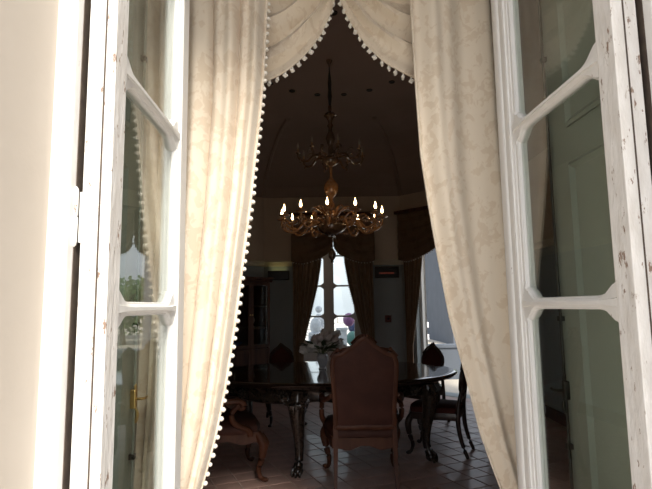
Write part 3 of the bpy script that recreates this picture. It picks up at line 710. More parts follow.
def armchair(label):
    root = empty('armchair', label=label, cat='chair', group='carved chairs drawn up to the table'); W, C = 'chair_wood', 'leather'
    half = [(0.0, 0.475), (0.12, 0.47), (0.225, 0.475), (0.25, 0.50), (0.252, 0.62), (0.262, 0.80), (0.272, 0.95), (0.262, 1.035), (0.232, 1.075), (0.19, 1.085), (0.14, 1.115), (0.09, 1.15), (0.045, 1.192), (0.0, 1.212)]
    fr, q = chair_back(root, half, 0.78, 0.16, -0.27, 0.045, W, C)
    mb = MB()            # carved crest and ears
    mb.tube(spline([q((-0.10, 1.15), 0.03), q((-0.05, 1.195), 0.035), q((0, 1.215), 0.04), q((0.05, 1.195), 0.035), q((0.10, 1.15), 0.03)], 5), 0.014, 6)
    for sg in (-1, 1):
        mb.tube(spline([q((sg * 0.13, 1.11), 0.02), q((sg * 0.18, 1.10), 0.025), q((sg * 0.225, 1.09), 0.02), q((sg * 0.262, 1.045), 0.0)], 5), 0.015, 6); mb.ball(q((sg * 0.21, 1.105), 0.0), 0.017, 8, 5)
        mb.ball(q((sg * 0.03, 1.21), 0.0), 0.014, 7, 4)
    mb.ball(q((0, 1.21), 0.0), 0.02, 8, 5)
    mb.build('crest_carving', W, fr, True)
    # seat
    def seat_ring(k, z): return [(x * (1 - k), y * (1 - k), z) for x, y in ((-0.25, -0.26), (0.25, -0.26), (0.29, -0.10), (0.325, 0.12), (0.31, 0.27), (0.18, 0.315), (0, 0.325), (-0.18, 0.315), (-0.31, 0.27), (-0.325, 0.12), (-0.29, -0.10))]
    mb = MB(); mb.rings([seat_ring(0.03, 0.395), seat_ring(0.0, 0.41), seat_ring(0.0, 0.445), seat_ring(0.06, 0.475), seat_ring(0.25, 0.495), seat_ring(0.7, 0.50)]); mb.build('seat', C, root, True)
    # aprons with a scalloped lower edge
    def apron(p0, p1, nm='apron'):
        a, b = Vector((*p0, 0)), Vector((*p1, 0)); d = b - a; nn = Vector((d.y, -d.x, 0)).normalized() * 0.014; n = 20; mb = MB(); rs = []
        for k in range(n + 1):
            t = k / n; low = 0.335 - 0.03 * (abs(2 * t - 1) ** 2) + 0.018 * math.cos(4 * math.pi * t) - 0.012 * math.exp(-((t - 0.5) / 0.08) ** 2)
            p = a + d * t; rs.append([p - nn + Vector((0, 0, low)), p + nn + Vector((0, 0, low)), p + nn + Vector((0, 0, 0.405)), p - nn + Vector((0, 0, 0.405))])
        mb.rings(rs); return mb.build(nm, W, root)
    apron((-0.25, -0.26), (0.25, -0.26)); apron((-0.31, 0.27), (-0.25, -0.26)); apron((0.25, -0.26), (0.31, 0.27)); apron((0.31, 0.28), (-0.31, 0.28))
    for sg in (-1, 1):
        pth = spline([(sg * 0.29, 0.27, 0.39), (sg * 0.325, 0.315, 0.31), (sg * 0.31, 0.31, 0.20), (sg * 0.285, 0.285, 0.10), (sg * 0.29, 0.30, 0.035), (sg * 0.31, 0.33, 0.014)], 5)
        N = len(pth); mb = MB(); mb.tube(pth, [interp([(0, 0.036), (0.22, 0.042), (0.5, 0.026), (0.78, 0.017), (0.9, 0.02), (1, 0.026)], k / (N - 1)) for k in range(N)], 9); lg = mb.build('leg', W, root, True)
        mb = MB(); mb.ball((sg * 0.318, 0.335, 0.018), 0.03, 9, 5, (1, 1, 0.6)); mb.build('foot', W, lg, True); mb = MB()
        for k in range(-1, 2): mb.tube(spline([(sg * (0.30 + 0.02 * k), 0.30 - 0.02 * k, 0.385), (sg * (0.352 + 0.004 * k), 0.335 - 0.02 * k, 0.32), (sg * 0.335, 0.325 - 0.01 * k, 0.25)], 4), 0.009, 6)
        mb.build('carving', W, lg, True)
        pth = [(sg * 0.235, -0.27, 0.50), (sg * 0.235, -0.275, 0.38), (sg * 0.237, -0.285, 0.22), (sg * 0.240, -0.31, 0.10), (sg * 0.242, -0.335, 0.0)]
        mb = MB(); mb.tube(pth, [0.026, 0.027, 0.023, 0.02, 0.019], 4, upv=(0.7, 0.7, 0)); mb.build('leg', W, root, False)
        # arm: sweeps forward from the back, ends in a scroll, carried by a raked support
        pth = spline([(sg * 0.262, -0.32, 0.74), (sg * 0.30, -0.20, 0.70), (sg * 0.33, -0.06, 0.665), (sg * 0.345, 0.06, 0.675), (sg * 0.342, 0.125, 0.668), (sg * 0.34, 0.148, 0.635), (sg * 0.34, 0.125, 0.612), (sg * 0.34, 0.105, 0.63)], 5)
        mb = MB(); mb.tube(pth, [interp([(0, 0.018), (0.5, 0.025), (0.75, 0.028), (1, 0.014)], k / (len(pth) - 1)) for k in range(len(pth))], 8); ar = mb.build('arm', W, root, True)
        pth = spline([(sg * 0.338, 0.11, 0.64), (sg * 0.345, 0.05, 0.58), (sg * 0.342, 0.07, 0.50), (sg * 0.318, 0.19, 0.43), (sg * 0.305, 0.21, 0.38)], 5)
        mb = MB(); mb.tube(pth, [interp([(0, 0.02), (0.5, 0.024), (1, 0.03)], k / (len(pth) - 1)) for k in range(len(pth))], 8); mb.build('arm_support', W, ar, True)
    return root
def side_chair(label):
    root = empty('side_chair', label=label, cat='chair', group='carved chairs drawn up to the table'); W, C = 'dark_chair_wood', 'red_cloth'
    half = [(0.0, 0.575), (0.05, 0.58), (0.10, 0.60), (0.15, 0.655), (0.17, 0.73), (0.155, 0.80), (0.12, 0.85), (0.075, 0.885), (0.035, 0.915), (0.0, 0.955)]
    fr, q = chair_back(root, half, 0.75, 0.15, -0.26, 0.03, W, C, rim=0.03, pad=0.015)
    mb = MB(); mb.ball(q((0, 0.955), 0), 0.016, 8, 5)
    for sg in (-1, 1): mb.tube(spline([q((sg * 0.01, 0.955), 0.012), q((sg * 0.05, 0.915), 0.016), q((sg * 0.10, 0.88), 0.016), q((sg * 0.15, 0.82), 0.012)], 5), 0.011, 6)
    mb.build('crest_carving', W, fr, True)
    def sr(k, z): return [(x * (1 - k), y * (1 - k), z) for x, y in ((-0.19, -0.24), (0.19, -0.24), (0.235, 0.10), (0.225, 0.215), (0.12, 0.25), (0, 0.255), (-0.12, 0.25), (-0.225, 0.215), (-0.235, 0.10))]
    mb = MB(); mb.rings([sr(0.04, 0.40), sr(0.02, 0.425), sr(0.05, 0.455), sr(0.25, 0.475), sr(0.7, 0.48)]); mb.build('seat', C, root, True)
    mb = MB(); mb.rings([sr(0, 0.34), sr(-0.02, 0.355), sr(-0.02, 0.385), sr(0, 0.405), sr(0.12, 0.405), sr(0.12, 0.34)], close=True); mb.build('seat_rail', W, root, True)
    for sg in (-1, 1):
        pth = spline([(sg * 0.21, 0.20, 0.38), (sg * 0.24, 0.235, 0.31), (sg * 0.225, 0.23, 0.20), (sg * 0.20, 0.205, 0.10), (sg * 0.205, 0.22, 0.035), (sg * 0.22, 0.245, 0.013)], 5); N = len(pth)
        mb = MB(); mb.tube(pth, [interp([(0, 0.03), (0.22, 0.036), (0.5, 0.022), (0.78, 0.015), (0.9, 0.018), (1, 0.024)], k / (N - 1)) for k in range(N)], 8); lg = mb.build('leg', W, root, True)
        mb = MB(); mb.ball((sg * 0.222, 0.248, 0.015), 0.025, 8, 5, (1, 1, 0.6)); mb.build('foot', W, lg, True)
        pth = spline([(sg * 0.13, -0.285, 0.66), (sg * 0.155, -0.262, 0.55), (sg * 0.175, -0.24, 0.42), (sg * 0.18, -0.245, 0.25), (sg * 0.182, -0.28, 0.10), (sg * 0.185, -0.32, 0.0)], 4); N = len(pth)
        mb = MB(); mb.tube(pth, [interp([(0, 0.014), (0.45, 0.024), (1, 0.017)], k / (N - 1)) for k in range(N)], 8); mb.build('leg', W, root, True)
    mb = MB(); mb.tube([(-0.155, -0.262, 0.55), (0, -0.266, 0.535), (0.155, -0.262, 0.55)], 0.016, 7); mb.build('back_rail', W, root, True)
    mb = MB(); mb.tube([(0, -0.264, 0.54), (0, -0.272, 0.60)], 0.018, 8); mb.build('back_splat', W, root, True)
    return root
def put(o, x, y, dx, dy): o.location = (x, y, 0); o.rotation_euler = (0, 0, math.atan2(-dx, dy)); return o
ac = armchair('brown carved armchair with tall peaked leather back, its back turned to the doorway')
put(ac, 0.445, 4.48, 0.03, 1.0)
ac2 = copy_tree(ac); ac2['label'] = 'brown leather-seated armchair standing half behind the bobble-edged curtain'
put(ac2, -0.79, 4.70, 0.96, 0.28)
sc1 = side_chair('dark carved side chair partly behind the shaded curtain, seen edge-on')
put(sc1, 1.28, 5.28, -0.90, 0.43)
for lab, x, y, dx, dy in (('spade-backed dark side chair silhouetted against the angled open window', 1.37, 6.46, -0.75, -0.66), ('spade-backed red side chair across the table beside the glazed cabinet', -0.32, 6.72, 0.2, -1.0)):
    c = copy_tree(sc1); c['label'] = lab; put(c, x, y, dx, dy)

# ------------------------------------------------------------------ flowers on the table
fl = empty('flower_arrangement', (0.14, 5.60, TH), label='pale silk flowers spreading from a white vase on the table', cat='flowers')
mb = MB(); mb.lathe([(0.001, 0.001), (0.042, 0.001), (0.045, 0.008), (0.034, 0.02), (0.045, 0.06), (0.062, 0.10), (0.064, 0.13), (0.05, 0.15), (0.058, 0.165), (0.05, 0.162), (0.042, 0.15)], (0, 0, 0), 18, flute=9, fdepth=0.02); mb.build('vase', 'vase_china', fl, True)
rnd = random.Random(4)
def bloom(m):
    mb = MB()
    for k in range(26):
        a, t = rnd.uniform(0, 6.28), math.acos(rnd.uniform(-0.3, 1)); n = Vector((math.sin(t) * math.cos(a), math.sin(t) * math.sin(a), math.cos(t)))
        u = n.orthogonal().normalized(); v = n.cross(u); c = n * rnd.uniform(0.032, 0.045); r_ = rnd.uniform(0.014, 0.022)
        mb.add([c + u * r_ - n * 0.004, c + v * r_ * 0.8 + n * 0.006, c - u * r_ + n * 0.002, c - v * r_ * 0.8 - n * 0.003, c + n * 0.002 + u * 0.002], [(0, 1, 4), (1, 2, 4), (2, 3, 4), (3, 0, 4)])
    mb.ball((0, 0, 0), 0.032, 8, 5)
    return mb.build('flower', m, fl, True)
heads = [(-0.20, -0.02, 0.20, 1.0), (-0.165, 0.05, 0.245, 1.05), (-0.12, -0.04, 0.255, 1.0), (-0.07, 0.02, 0.31, 1.1), (-0.13, 0.02, 0.20, 0.9), (-0.02, -0.03, 0.33, 1.0), (0.03, 0.04, 0.37, 1.05), (0.06, -0.04, 0.345, 1.1), (0.11, 0.02, 0.36, 1.0), (0.14, -0.03, 0.31, 1.0), (0.19, 0.03, 0.27, 1.0), (0.10, 0.05, 0.28, 1.0), (0.16, 0.06, 0.36, 0.9), (-0.01, 0.05, 0.27, 0.9), (0.22, 0.0, 0.22, 0.95)]
f0 = [bloom('petal_white'), bloom('petal_pink')]
for k, (x, y, z, s_) in enumerate(heads):
    if k < 2: o = f0[k]
    else: o = share(f0[k % 2], fl)
    o.location = (x, y, z); o.rotation_euler = (rnd.uniform(-.5, .5), rnd.uniform(-.5, .5), rnd.uniform(0, 6)); o.scale = (s_ * 1.25,) * 3
    mb = MB(); mb.tube(spline([(x * 0.08, y * 0.1, 0.14), (x * 0.35, y * 0.4, 0.14 + (z - 0.14) * 0.65), (x, y, z - 0.02)], 4), 0.003, 5); mb.build('stem', 'leaf_green', fl, True)
lm = MB(); lm.add([(0, 0, 0), (0.022, 0.04, 0.008), (0.026, 0.075, 0.004), (0, 0.13, -0.012), (-0.026, 0.075, 0.004), (-0.022, 0.04, 0.008), (0, 0.04, 0.0), (0, 0.075, -0.003)], [(0, 1, 6), (1, 2, 7, 6), (2, 3, 7), (3, 4, 7), (4, 5, 6, 7), (5, 0, 6)])
l0 = None
for k in range(22):
    a = k * 2.4; el = rnd.uniform(0.0, 0.9)
    if l0 is None: l0 = lm.build('leaf', 'leaf_green', fl, solid=0.0015); o = l0
    else: o = share(l0, fl)
    rr = rnd.uniform(0.02, 0.12); o.location = (rr * math.cos(a) * 1.2, rr * 0.6 * math.sin(a), 0.17 + rr * 0.7); o.rotation_euler = (el, rnd.uniform(-.4, .4), a - math.pi / 2)

# ------------------------------------------------------------------ chandelier
CH = empty('chandelier', (0.26, 5.55, 0), label='two-tiered amber glass chandelier with lit candle bulbs over the table', cat='chandelier')
def part(prof, nm, m, seg=16, par=CH, **k): mb = MB(); mb.lathe(prof, (0, 0, 0), seg, **k); return mb.build(nm, m, par, True)
part([(0.001, CEIL), (0.035, CEIL), (0.032, CEIL - 0.02), (0.014, CEIL - 0.05), (0.008, CEIL - 0.08), (0.001, CEIL - 0.08)], 'ceiling_rose', 'smoky_glass')
part([(0.008, CEIL - 0.06), (0.008, 4.12), (0.012, 4.08), (0.022, 3.98), (0.018, 3.90), (0.026, 3.82), (0.016, 3.74), (0.012, 3.62)], 'rod', 'iron', 8)
part([(0.001, 3.72), (0.02, 3.70), (0.018, 3.64), (0.06, 3.61), (0.075, 3.585), (0.05, 3.57), (0.03, 3.54), (0.022, 3.50), (0.035, 3.47), (0.02, 3.44), (0.024, 3.40), (0.045, 3.36), (0.055, 3.32), (0.04, 3.27), (0.022, 3.23), (0.03, 3.18), (0.022, 3.12), (0.001, 3.12)], 'stem_crown', 'smoky_glass')
part([(0.02, 3.12), (0.055, 3.11), (0.095, 3.085), (0.10, 3.065), (0.085, 3.03), (0.05, 3.005), (0.02, 2.99), (0.001, 2.985)], 'upper_bowl', 'smoky_glass', 24, flute=12, fdepth=0.03)
part([(0.001, 2.99), (0.018, 2.985), (0.014, 2.90), (0.02, 2.86), (0.05, 2.83), (0.078, 2.785), (0.082, 2.745), (0.07, 2.70), (0.045, 2.665), (0.022, 2.645), (0.016, 2.61), (0.03, 2.59), (0.042, 2.56), (0.032, 2.50), (0.028, 2.42), (0.001, 2.42)], 'globe', 'amber_glass', 24, flute=12, fdepth=0.025)
part([(0.02, 2.44), (0.09, 2.42), (0.13, 2.385), (0.16, 2.345), (0.165, 2.315), (0.14, 2.27), (0.09, 2.235), (0.04, 2.215), (0.001, 2.21)], 'lower_bowl', 'smoky_glass', 32, flute=16, fdepth=0.025)
part([(0.001, 2.22), (0.008, 2.21), (0.005, 2.10), (0.012, 2.075), (0.03, 2.05), (0.042, 2.02), (0.04, 1.985), (0.025, 1.96), (0.012, 1.945), (0.018, 1.93), (0.001, 1.915)], 'pendant_drop', 'smoky_glass', 14)
part([(0.001, 2.10), (0.010, 2.092), (0.013, 2.08), (0.008, 2.066), (0.001, 2.062)], 'crystal_bead', 'clear_drop', 10)
def arm_set(n, r0, z0, R_, zt, sag, off, lit, am, cupr, tilt=0.0):
    A = None
    for k in range(n):
        a = off + 2 * math.pi * k / n; e = Matrix.Rotation(a, 4, 'Z')
        if A is None:
            pth = spline([(r0, 0, z0), (lerp(r0, R_, 0.25), 0, z0 + sag * 0.5), (lerp(r0, R_, 0.45), 0, z0 + sag * 0.1), (lerp(r0, R_, 0.62), 0, z0 - sag * 0.9), (lerp(r0, R_, 0.82), 0, z0 - sag), (R_ - 0.005, 0, lerp(z0 - sag, zt, 0.45)), (R_, 0, zt)], 4)
            mb = MB(); mb.tube(pth, [0.0165 - 0.006 * i / len(pth) for i in range(len(pth))], 7); A = mb.build('arm', am, CH, True)
            mb = MB(); mb.lathe([(0.004, -0.012), (0.012, -0.01), (cupr * 0.7, -0.004), (cupr, 0.008), (cupr * 0.92, 0.010), (0.012, 0.0)], (R_, 0, zt), 14, flute=7, fdepth=0.05); B = [mb.build('drip_cup', am, A, True)]
            mb = MB(); mb.lathe([(0.001, 0.0), (0.010, 0.0), (0.010, 0.05), (0.001, 0.052)], (R_, 0, zt), 8); B.append(mb.build('candle_sleeve', 'candle_sleeve', A, True))
            mb = MB(); mb.lathe([(0.001, 0.05), (0.009, 0.053), (0.0145, 0.070), (0.0125, 0.086), (0.006, 0.105), (0.0022, 0.125), (0.0005, 0.130)], (R_, 0, zt), 10); B.append(mb.build('candle_bulb', 'lit_bulb' if lit else 'dead_bulb', A, True))
            for q in range(2):       # glass leaf curling off the arm, and a hanging drop
                mb = MB(); s_ = (-1) ** q
                if q == 0: 
                    pts = spline([(lerp(r0, R_, 0.40), 0.0, z0 + sag * 0.2), (lerp(r0, R_, 0.50), 0.03, z0 + 0.07), (lerp(r0, R_, 0.62), 0.05, z0 + 0.075), (lerp(r0, R_, 0.70), 0.055, z0 + 0.03)], 4)
                    mb.tube(pts, [0.004 + 0.016 * math.sin(math.pi * i / 12) for i in range(13)], 6, flat=0.35); B.append(mb.build('glass_leaf', am, A, True))
                else:
                    mb.lathe([(0.001, 0.0), (0.003, -0.006), (0.010, -0.03), (0.012, -0.04), (0.007, -0.052), (0.001, -0.056)], (R_ - 0.02, 0, zt - 0.05), 8); B.append(mb.build('glass_drop', am, A, True))
            A.rotation_euler.z = a; KIDS = B
        else:
            A2 = share(A, CH, rot=(0, 0, a))
            for b in KIDS: share(b, A2, b.location, b.rotation_euler)
arm_set(12, 0.13, 2.345, 0.555, 2.405, 0.075, R(-97), True, 'amber_glass', 0.062)
arm_set(8, 0.07, 3.10, 0.37, 3.13, 0.05, R(-80), False, 'smoky_glass', 0.03)
mb = MB()                       # swagged amber garlands between the arms
for k in range(12):
    a0 = R(-97) + 2 * math.pi * k / 12; a1 = a0 + 2 * math.pi / 12
    for t in range(9):
        u = (t + 0.5) / 9; a = lerp(a0, a1, u); mb.ball((0.53 * math.cos(a), 0.53 * math.sin(a), 2.365 - 0.055 * math.sin(math.pi * u)), 0.013, 6, 4)
tag(mb.build('bead_garland', 'amber_glass', CH, True), kind='stuff')
# glass flowers standing between bowl and stem
f_ = None
for k in range(10):
    a = 2 * math.pi * k / 10 + 0.2
    if f_ is None:
        mb = MB(); mb.tube(spline([(0.06, 0, 2.43), (0.12, 0, 2.50), (0.19, 0, 2.53), (0.24, 0, 2.50)], 4), [0.006 + 0.018 * math.sin(math.pi * i / 12) for i in range(13)], 7, flat=0.4); f_ = mb.build('glass_leaf', 'amber_glass', CH, True); f_.rotation_euler.z = a
    else: share(f_, CH, rot=(0, 0, a))

# ceiling spots in a ring round the chandelier
s0_ = None
for k in range(17):
    a = 2 * math.pi * k / 17 + R(99); p = Vector((0.29, 5.55, 0)) + Vector((0.96 * math.cos(a), 0.96 * math.sin(a), 0))
    if s0_ is None:
        s0_ = empty('ceiling_spot', label='small dark recessed spotlight in the ceiling ring around the chandelier', cat='light', group='recessed spots around the chandelier')
        mb = MB(); mb.lathe([(0.026, 0.0), (0.040, 0.0), (0.040, -0.007), (0.036, -0.010), (0.026, -0.005)], (0, 0, 0), 16); mb.build('spot_ring', 'black_plastic', s0_, True)
        mb = MB(); mb.lathe([(0.001, -0.004), (0.027, -0.004), (0.027, 0.0), (0.001, 0.0)], (0, 0, 0), 12); mb.build('spot_lens', 'black_plastic', s0_, True); o = s0_
    else: o = copy_tree(s0_)
    o.location = (p.x, p.y, CEIL - 0.001)

# ------------------------------------------------------------------ glazed cabinet at the left angle of the room
Ml = walls['backleft'][1]; LL = walls['backleft'][2]
cb = empty('glazed_cabinet', label='tall dark wooden glazed cabinet standing in the corner', cat='cabinet')
W_, D_, H_ = 1.55, 0.42, 1.94; cs = LL - 0.22 - W_
cb.matrix_world = Ml @ Matrix.Translation((cs, -0.02, 0))
mb = MB(); mb.box((0, -0.02, 0.06), (W_, 0, H_ - 0.08)); mb.build('back_board', 'cabinet_wood', cb)
for x in (0, W_ / 2 - 0.015, W_ - 0.03):
    mb = MB(); mb.box((x, -D_, 0.06), (x + 0.03, -0.02, H_ - 0.08)); mb.build('side_panel', 'cabinet_wood', cb)
for z in (0.06, 0.78, 1.10, 1.45, H_ - 0.10):
    for x0, x1 in ((0.03, W_ / 2 - 0.015), (W_ / 2 + 0.015, W_ - 0.03)):
        mb = MB(); mb.box((x0, -D_ + 0.03, z), (x1, -0.02, z + 0.025)); mb.build('shelf', 'cabinet_wood', cb)
mb = MB(); pr = [(0.0, H_ - 0.08), (-D_ - 0.005, H_ - 0.08), (-D_ - 0.02, H_ - 0.05), (-D_ - 0.05, H_ - 0.03), (-D_ - 0.055, H_), (0.0, H_)]
mb.rings([[(x, p[0], p[1]) for p in pr] for x in (-0.05, W_ + 0.05)]); mb.build('cornice', 'cabinet_wood', cb)
mb = MB(); mb.box((-0.02, -D_ - 0.02, 0), (W_ + 0.02, -0.0, 0.06)); mb.build('plinth', 'cabinet_wood', cb)
for i in range(4):
    x0 = 0.005 + i * (W_ - 0.01) / 4; x1 = x0 + (W_ - 0.01) / 4 - 0.004
    for z0, z1, gl in ((0.07, 0.78, False), (0.80, H_ - 0.09, True)):
        mb = MB(); y0, y1 = -D_ - 0.022, -D_ - 0.001; b_ = 0.05
        mb.box((x0, y0, z0), (x0 + b_, y1, z1)); mb.box((x1 - b_, y0, z0), (x1, y1, z1)); mb.box((x0 + b_, y0, z0), (x1 - b_, y1, z0 + b_)); mb.box((x0 + b_, y0, z1 - b_), (x1 - b_, y1, z1))
        dd = mb.build('door', 'cabinet_wood', cb)
        mb = MB()
        if gl: mb.box((x0 + b_, y0 + 0.009, z0 + b_), (x1 - b_, y0 + 0.012, z1 - b_)); mb.build('door_pane', 'glass', dd)
        else: mb.box((x0 + b_, y0 + 0.006, z0 + b_), (x1 - b_, y0 + 0.016, z1 - b_)); mb.build('door_panel', 'cabinet_wood', dd)
        mb = MB(); mb.ball(((x1 - 0.02) if i % 2 == 0 else (x0 + 0.02), y0 - 0.01, (z0 + z1) / 2), 0.011, 8, 5); mb.build('knob', 'brass', dd, True)
def on_shelf(o, x, y, z, lab, cat, grp='things kept in the glazed cabinet'):
    o.matrix_world = Ml @ Matrix.Translation((cs + x, -0.02 + y, z)); tag(o, label=lab, cat=cat, group=grp)
mb = MB(); mb.lathe([(0.001, 0), (0.03, 0), (0.034, 0.01), (0.012, 0.03), (0.03, 0.06), (0.042, 0.11), (0.03, 0.16), (0.016, 0.18), (0.022, 0.20), (0.001, 0.20)], (0, 0, 0), 14); o = mb.build('figurine_vase', 'cream_paper', None, True); on_shelf(o, 1.36, -0.2, 1.125, 'small pale vase behind the cabinet glass', 'vase')
mb = MB(); mb.lathe([(0.001, 0), (0.06, 0), (0.065, 0.01), (0.12, 0.05), (0.17, 0.09), (0.165, 0.09), (0.11, 0.05), (0.05, 0.015), (0.001, 0.012)], (0, 0, 0), 22); o = mb.build('bowl', 'blue_china', None, True); on_shelf(o, 0.98, -0.21, 0.805, 'blue china bowl on the low shelf of the cabinet', 'bowl')
mb = MB(); mb.box((-0.11, -0.01, 0), (0.11, 0.01, 0.25)); mb.box((-0.12, -0.016, 0), (0.12, -0.008, 0.015)); mb.box((-0.12, -0.016, 0.245), (0.12, -0.008, 0.26)); mb.box((-0.12, -0.016, 0.015), (-0.105, -0.008, 0.245)); mb.box((0.105, -0.016, 0.015), (0.12, -0.008, 0.245))
o = mb.build('framed_print', 'cream_paper'); on_shelf(o, 0.95, -0.12, 1.126, 'pale framed print leaning in the cabinet', 'print')

# ------------------------------------------------------------------ small wall fittings on the back wall
up_ = empty('wall_uplight', label='black box-shaped uplight glowing under the cornice by the cabinet', cat='light'); up_.matrix_world = Mb @ Matrix.Translation((0.26, 0, 2.02))
mb = MB(); mb.rings([[(-0.19, 0, z0) , (0.19, 0, z0), (0.19 - 0.01, -0.10 + dy, z0), (-0.19 + 0.01, -0.10 + dy, z0)] for z0, dy in ((-0.10, 0.03), (-0.09, 0.01), (0.05, 0.0), (0.06, 0.01))]); mb.build('housing', 'black_plastic', up_)
mb = MB(); mb.box((-0.13, -0.06, 0.055), (0.13, -0.02, 0.0615)); mb.build('diffuser', 'lamp_glow', up_)
sg_ = empty('wall_sign', label='black wall sign with a row of red lit characters between the windows', cat='sign'); sg_.matrix_world = Mb @ Matrix.Translation((2.17, 0, 2.03))
mb = MB(); mb.box((-0.21, -0.05, -0.10), (0.21, 0, 0.10)); mb.build('sign_box', 'black_plastic', sg_, bevel=0.006)
mb = MB(); mb.rings([[(-0.21 + k, y, -0.10 + k), (0.21 - k, y, -0.10 + k), (0.21 - k, y, 0.10 - k), (-0.21 + k, y, 0.10 - k)] for k, y in ((0, -0.049), (0.004, -0.058), (0.016, -0.058), (0.02, -0.05))], close=True); mb.build('sign_bezel', 'iron', sg_)
rnd = random.Random(3); x = -0.13
for k in range(9):
    wv = rnd.uniform(0.018, 0.026); mb = MB(); hh = rnd.choice((0.014, 0.018, 0.012))
    mb.box((x, -0.053, -0.025), (x + 0.005, -0.05, -0.025 + hh * 1.3)); mb.box((x + 0.005, -0.053, -0.025 + hh * 0.45), (x + wv, -0.05, -0.025 + hh * 0.45 + 0.006))
    if k % 2: mb.box((x + wv - 0.005, -0.053, -0.025), (x + wv, -0.05, -0.025 + hh * 0.45))
    mb.build('red_character', 'red_led', sg_); x += wv + 0.008
al = empty('alarm_button', label='small red alarm box low on the blue-grey wall under the sign', cat='alarm'); al.matrix_world = Mb @ Matrix.Translation((2.17, 0, 1.22))
mb = MB(); mb.box((-0.055, -0.04, -0.06), (0.055, 0, 0.06)); mb.build('alarm_case', 'red_plastic', al, bevel=0.006)
mb = MB(); mb.ball((0, -0.042, 0), 0.022, 10, 5, (1, 0.4, 1)); mb.build('alarm_knob', 'black_plastic', al, True)

# ------------------------------------------------------------------ outdoors beyond the far windows
def stand(name, lab, cat, loc): return empty(name, loc, label=lab, cat=cat)
go = stand('stone_ornament', 'pale stone garden pedestal with rounded top and ball outside the far window', 'ornament', (0.13, 11.6, -0.13))
mb = MB(); mb.box((-0.15, -0.15, 0), (0.15, 0.15, 1.0)); mb.box((-0.18, -0.18, 0), (0.18, 0.18, 0.1)); mb.build('pedestal', 'pale_stone', go, bevel=0.02)
mb = MB(); mb.lathe([(0.001, 1.0), (0.10, 1.0), (0.12, 1.04), (0.135, 1.12), (0.12, 1.22), (0.08, 1.30), (0.03, 1.33), (0.001, 1.33)], (0.02, 0, 0), 18); mb.build('urn', 'pale_stone', go, True)
go2 = stand('stone_finial', 'grey stone ball finial on a slim pier outside the far window', 'finial', (0.235, 12.4, -0.13))
mb = MB(); mb.rings([[(-k, -k, z), (k, -k, z), (k, k, z), (-k, k, z)] for k, z in ((0.12, 0), (0.12, 1.3), (0.09, 1.34), (0.04, 1.4))]); mb.build('pier', 'pale_stone', go2)
mb = MB(); mb.ball((0, 0, 1.51), 0.085, 16, 10); mb.build('ball', 'pale_stone', go2, True)
sw = stand('stone_pier', 'square grey stone pier outside the far window behind the flowers', 'pier', (0.71, 11.2, -0.13))
mb = MB(); mb.box((-0.10, -0.10, 0), (0.10, 0.10, 1.06)); mb.build('shaft', 'pale_stone', sw); mb = MB(); mb.box((-0.12, -0.12, 1.06), (0.12, 0.12, 1.11)); mb.build('cap', 'pale_stone', sw)
gw = stand('garden_wall', 'low white coursed stone garden wall beyond the far window', 'wall', (0.0, 15.5, -0.13))
blk = None
for row in range(7):
    for k in range(14):
        x = -3.4 + k * 0.5 + (row % 2) * 0.25
        if blk is None: mb = MB(); mb.box((-0.24, -0.12, 0.0), (0.24, 0.12, 0.165)); blk = mb.build('stone', 'white_stone', gw, bevel=0.012); o = blk
        else: o = share(blk, gw)
        o.location = (x, random.uniform(-0.012, 0.012), row * 0.18)
mb = MB(); mb.box((-3.65, -0.09, 0), (3.4, 0.09, 1.24)); mb.build('wall_core', 'mortar', gw)
for lab, m, c, r_ in (('purple round balloon outside the far window', 'balloon_purple', (0.93, 12.0, 1.13), 0.14), ('dark blue round balloon below the purple one outside the far window', 'balloon_blue', (1.06, 12.45, 0.94), 0.12), ('teal round balloon lowest outside the far window', 'balloon_teal', (0.98, 11.6, 0.72), 0.15)):
    o = empty('balloon', c, label=lab, cat='balloon', group='balloons outside the far window')
    mb = MB(); mb.ball((0, 0, 0), r_, 18, 12, (1, 1, 1.12)); mb.lathe([(0.003, 0), (0.018, -0.025), (0.001, -0.02)], (0, 0, -r_ * 1.1), 8); mb.build('envelope', m, o, True)
    mb = MB(); mb.tube(spline([(0, 0, -r_ * 1.15), (0.01, 0.01, -c[2] * 0.6), (0, 0, -c[2] - 0.12)], 5), 0.002, 5); mb.build('string', 'cream_paper', o)
gs = stand('boundary_wall', 'tall plain blue-grey wall running away into the garden outside the angled window', 'wall', (5.6, 19.95, -0.13))
mb = MB(); mb.box((0, 0, 0), (0.4, 9.0, 5.4)); mb.build('wall_body', 'flank_plaster', gs); mb = MB(); mb.rings([[(-0.06, y, 5.4), (0.46, y, 5.4), (0.46, y, 5.46), (0.2, y, 5.6), (-0.06, y, 5.46)] for y in (-0.06, 9.06)]); mb.build('coping', 'flank_plaster', gs)
pp = stand('terrace_parapet', 'low blue-grey parapet on the terrace outside the angled window', 'parapet', (0, 0, -0.13))
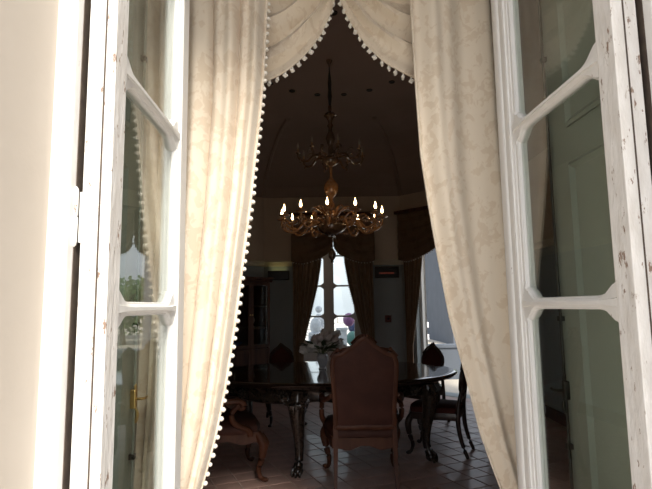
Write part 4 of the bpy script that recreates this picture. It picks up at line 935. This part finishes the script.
mb = MB(); mb.box((1.75, 11.0, 0), (6.0, 11.22, 0.66)); mb.build('parapet_body', 'flank_plaster', pp); mb = MB(); mb.box((1.7, 10.96, 0.66), (6.05, 11.26, 0.73)); mb.build('coping', 'flank_plaster', pp, bevel=0.01)

def tree(x, y, h, rx, lab, seed):
    root = empty('garden_tree', (x, y, -0.13), label=lab, cat='tree', group='trees beyond the angled window'); rn = random.Random(seed)
    mb = MB(); mb.tube(spline([(0, 0, 0), (0.08, 0.05, h * 0.3), (-0.05, 0, h * 0.6), (0, 0, h * 0.85)], 4), [0.14 - 0.009 * i for i in range(13)], 8)
    for k in range(5):
        a = k * 1.3; mb.tube([(0, 0, h * (0.3 + 0.1 * k)), (rx * 0.6 * math.cos(a), rx * 0.6 * math.sin(a), h * (0.5 + 0.09 * k))], [0.05, 0.02], 6)
    mb.build('trunk', 'tree_bark', root, True)
    mb = MB()
    cl = [(rn.uniform(-.6, .6) * rx, rn.uniform(-.6, .6) * rx, h * rn.uniform(0.35, 0.85), rn.uniform(0.35, 0.6) * rx) for _ in range(14)]
    for k in range(2600):
        cx_, cy_, cz_, cr_ = cl[k % 14]; d = Vector((rn.gauss(0, 1), rn.gauss(0, 1), rn.gauss(0, 0.8))).normalized() * cr_ * rn.uniform(0.6, 1.05)
        c = Vector((cx_, cy_, cz_)) + d; u = Vector((rn.gauss(0, 1), rn.gauss(0, 1), rn.gauss(0, 1))).normalized() * 0.11; v = u.orthogonal().normalized() * 0.06
        mb.add([c - u, c + v, c + u, c - v], [(0, 1, 2, 3)])
    tag(mb.build('foliage', 'tree_leaf', root), kind='stuff')
tree(7.9, 23.0, 2.9, 1.6, 'rounded green tree in the garden beside the tall blue-grey wall', 1)
tree(10.6, 27.5, 3.3, 1.9, 'taller green tree in the garden beyond the end of the tall wall', 2)
tree(4.0, 30.0, 2.7, 1.5, 'low green tree in the garden behind the coursed stone wall', 3)
tree(15.0, 25.0, 2.8, 1.7, 'wide green tree at the far end of the garden row', 4)
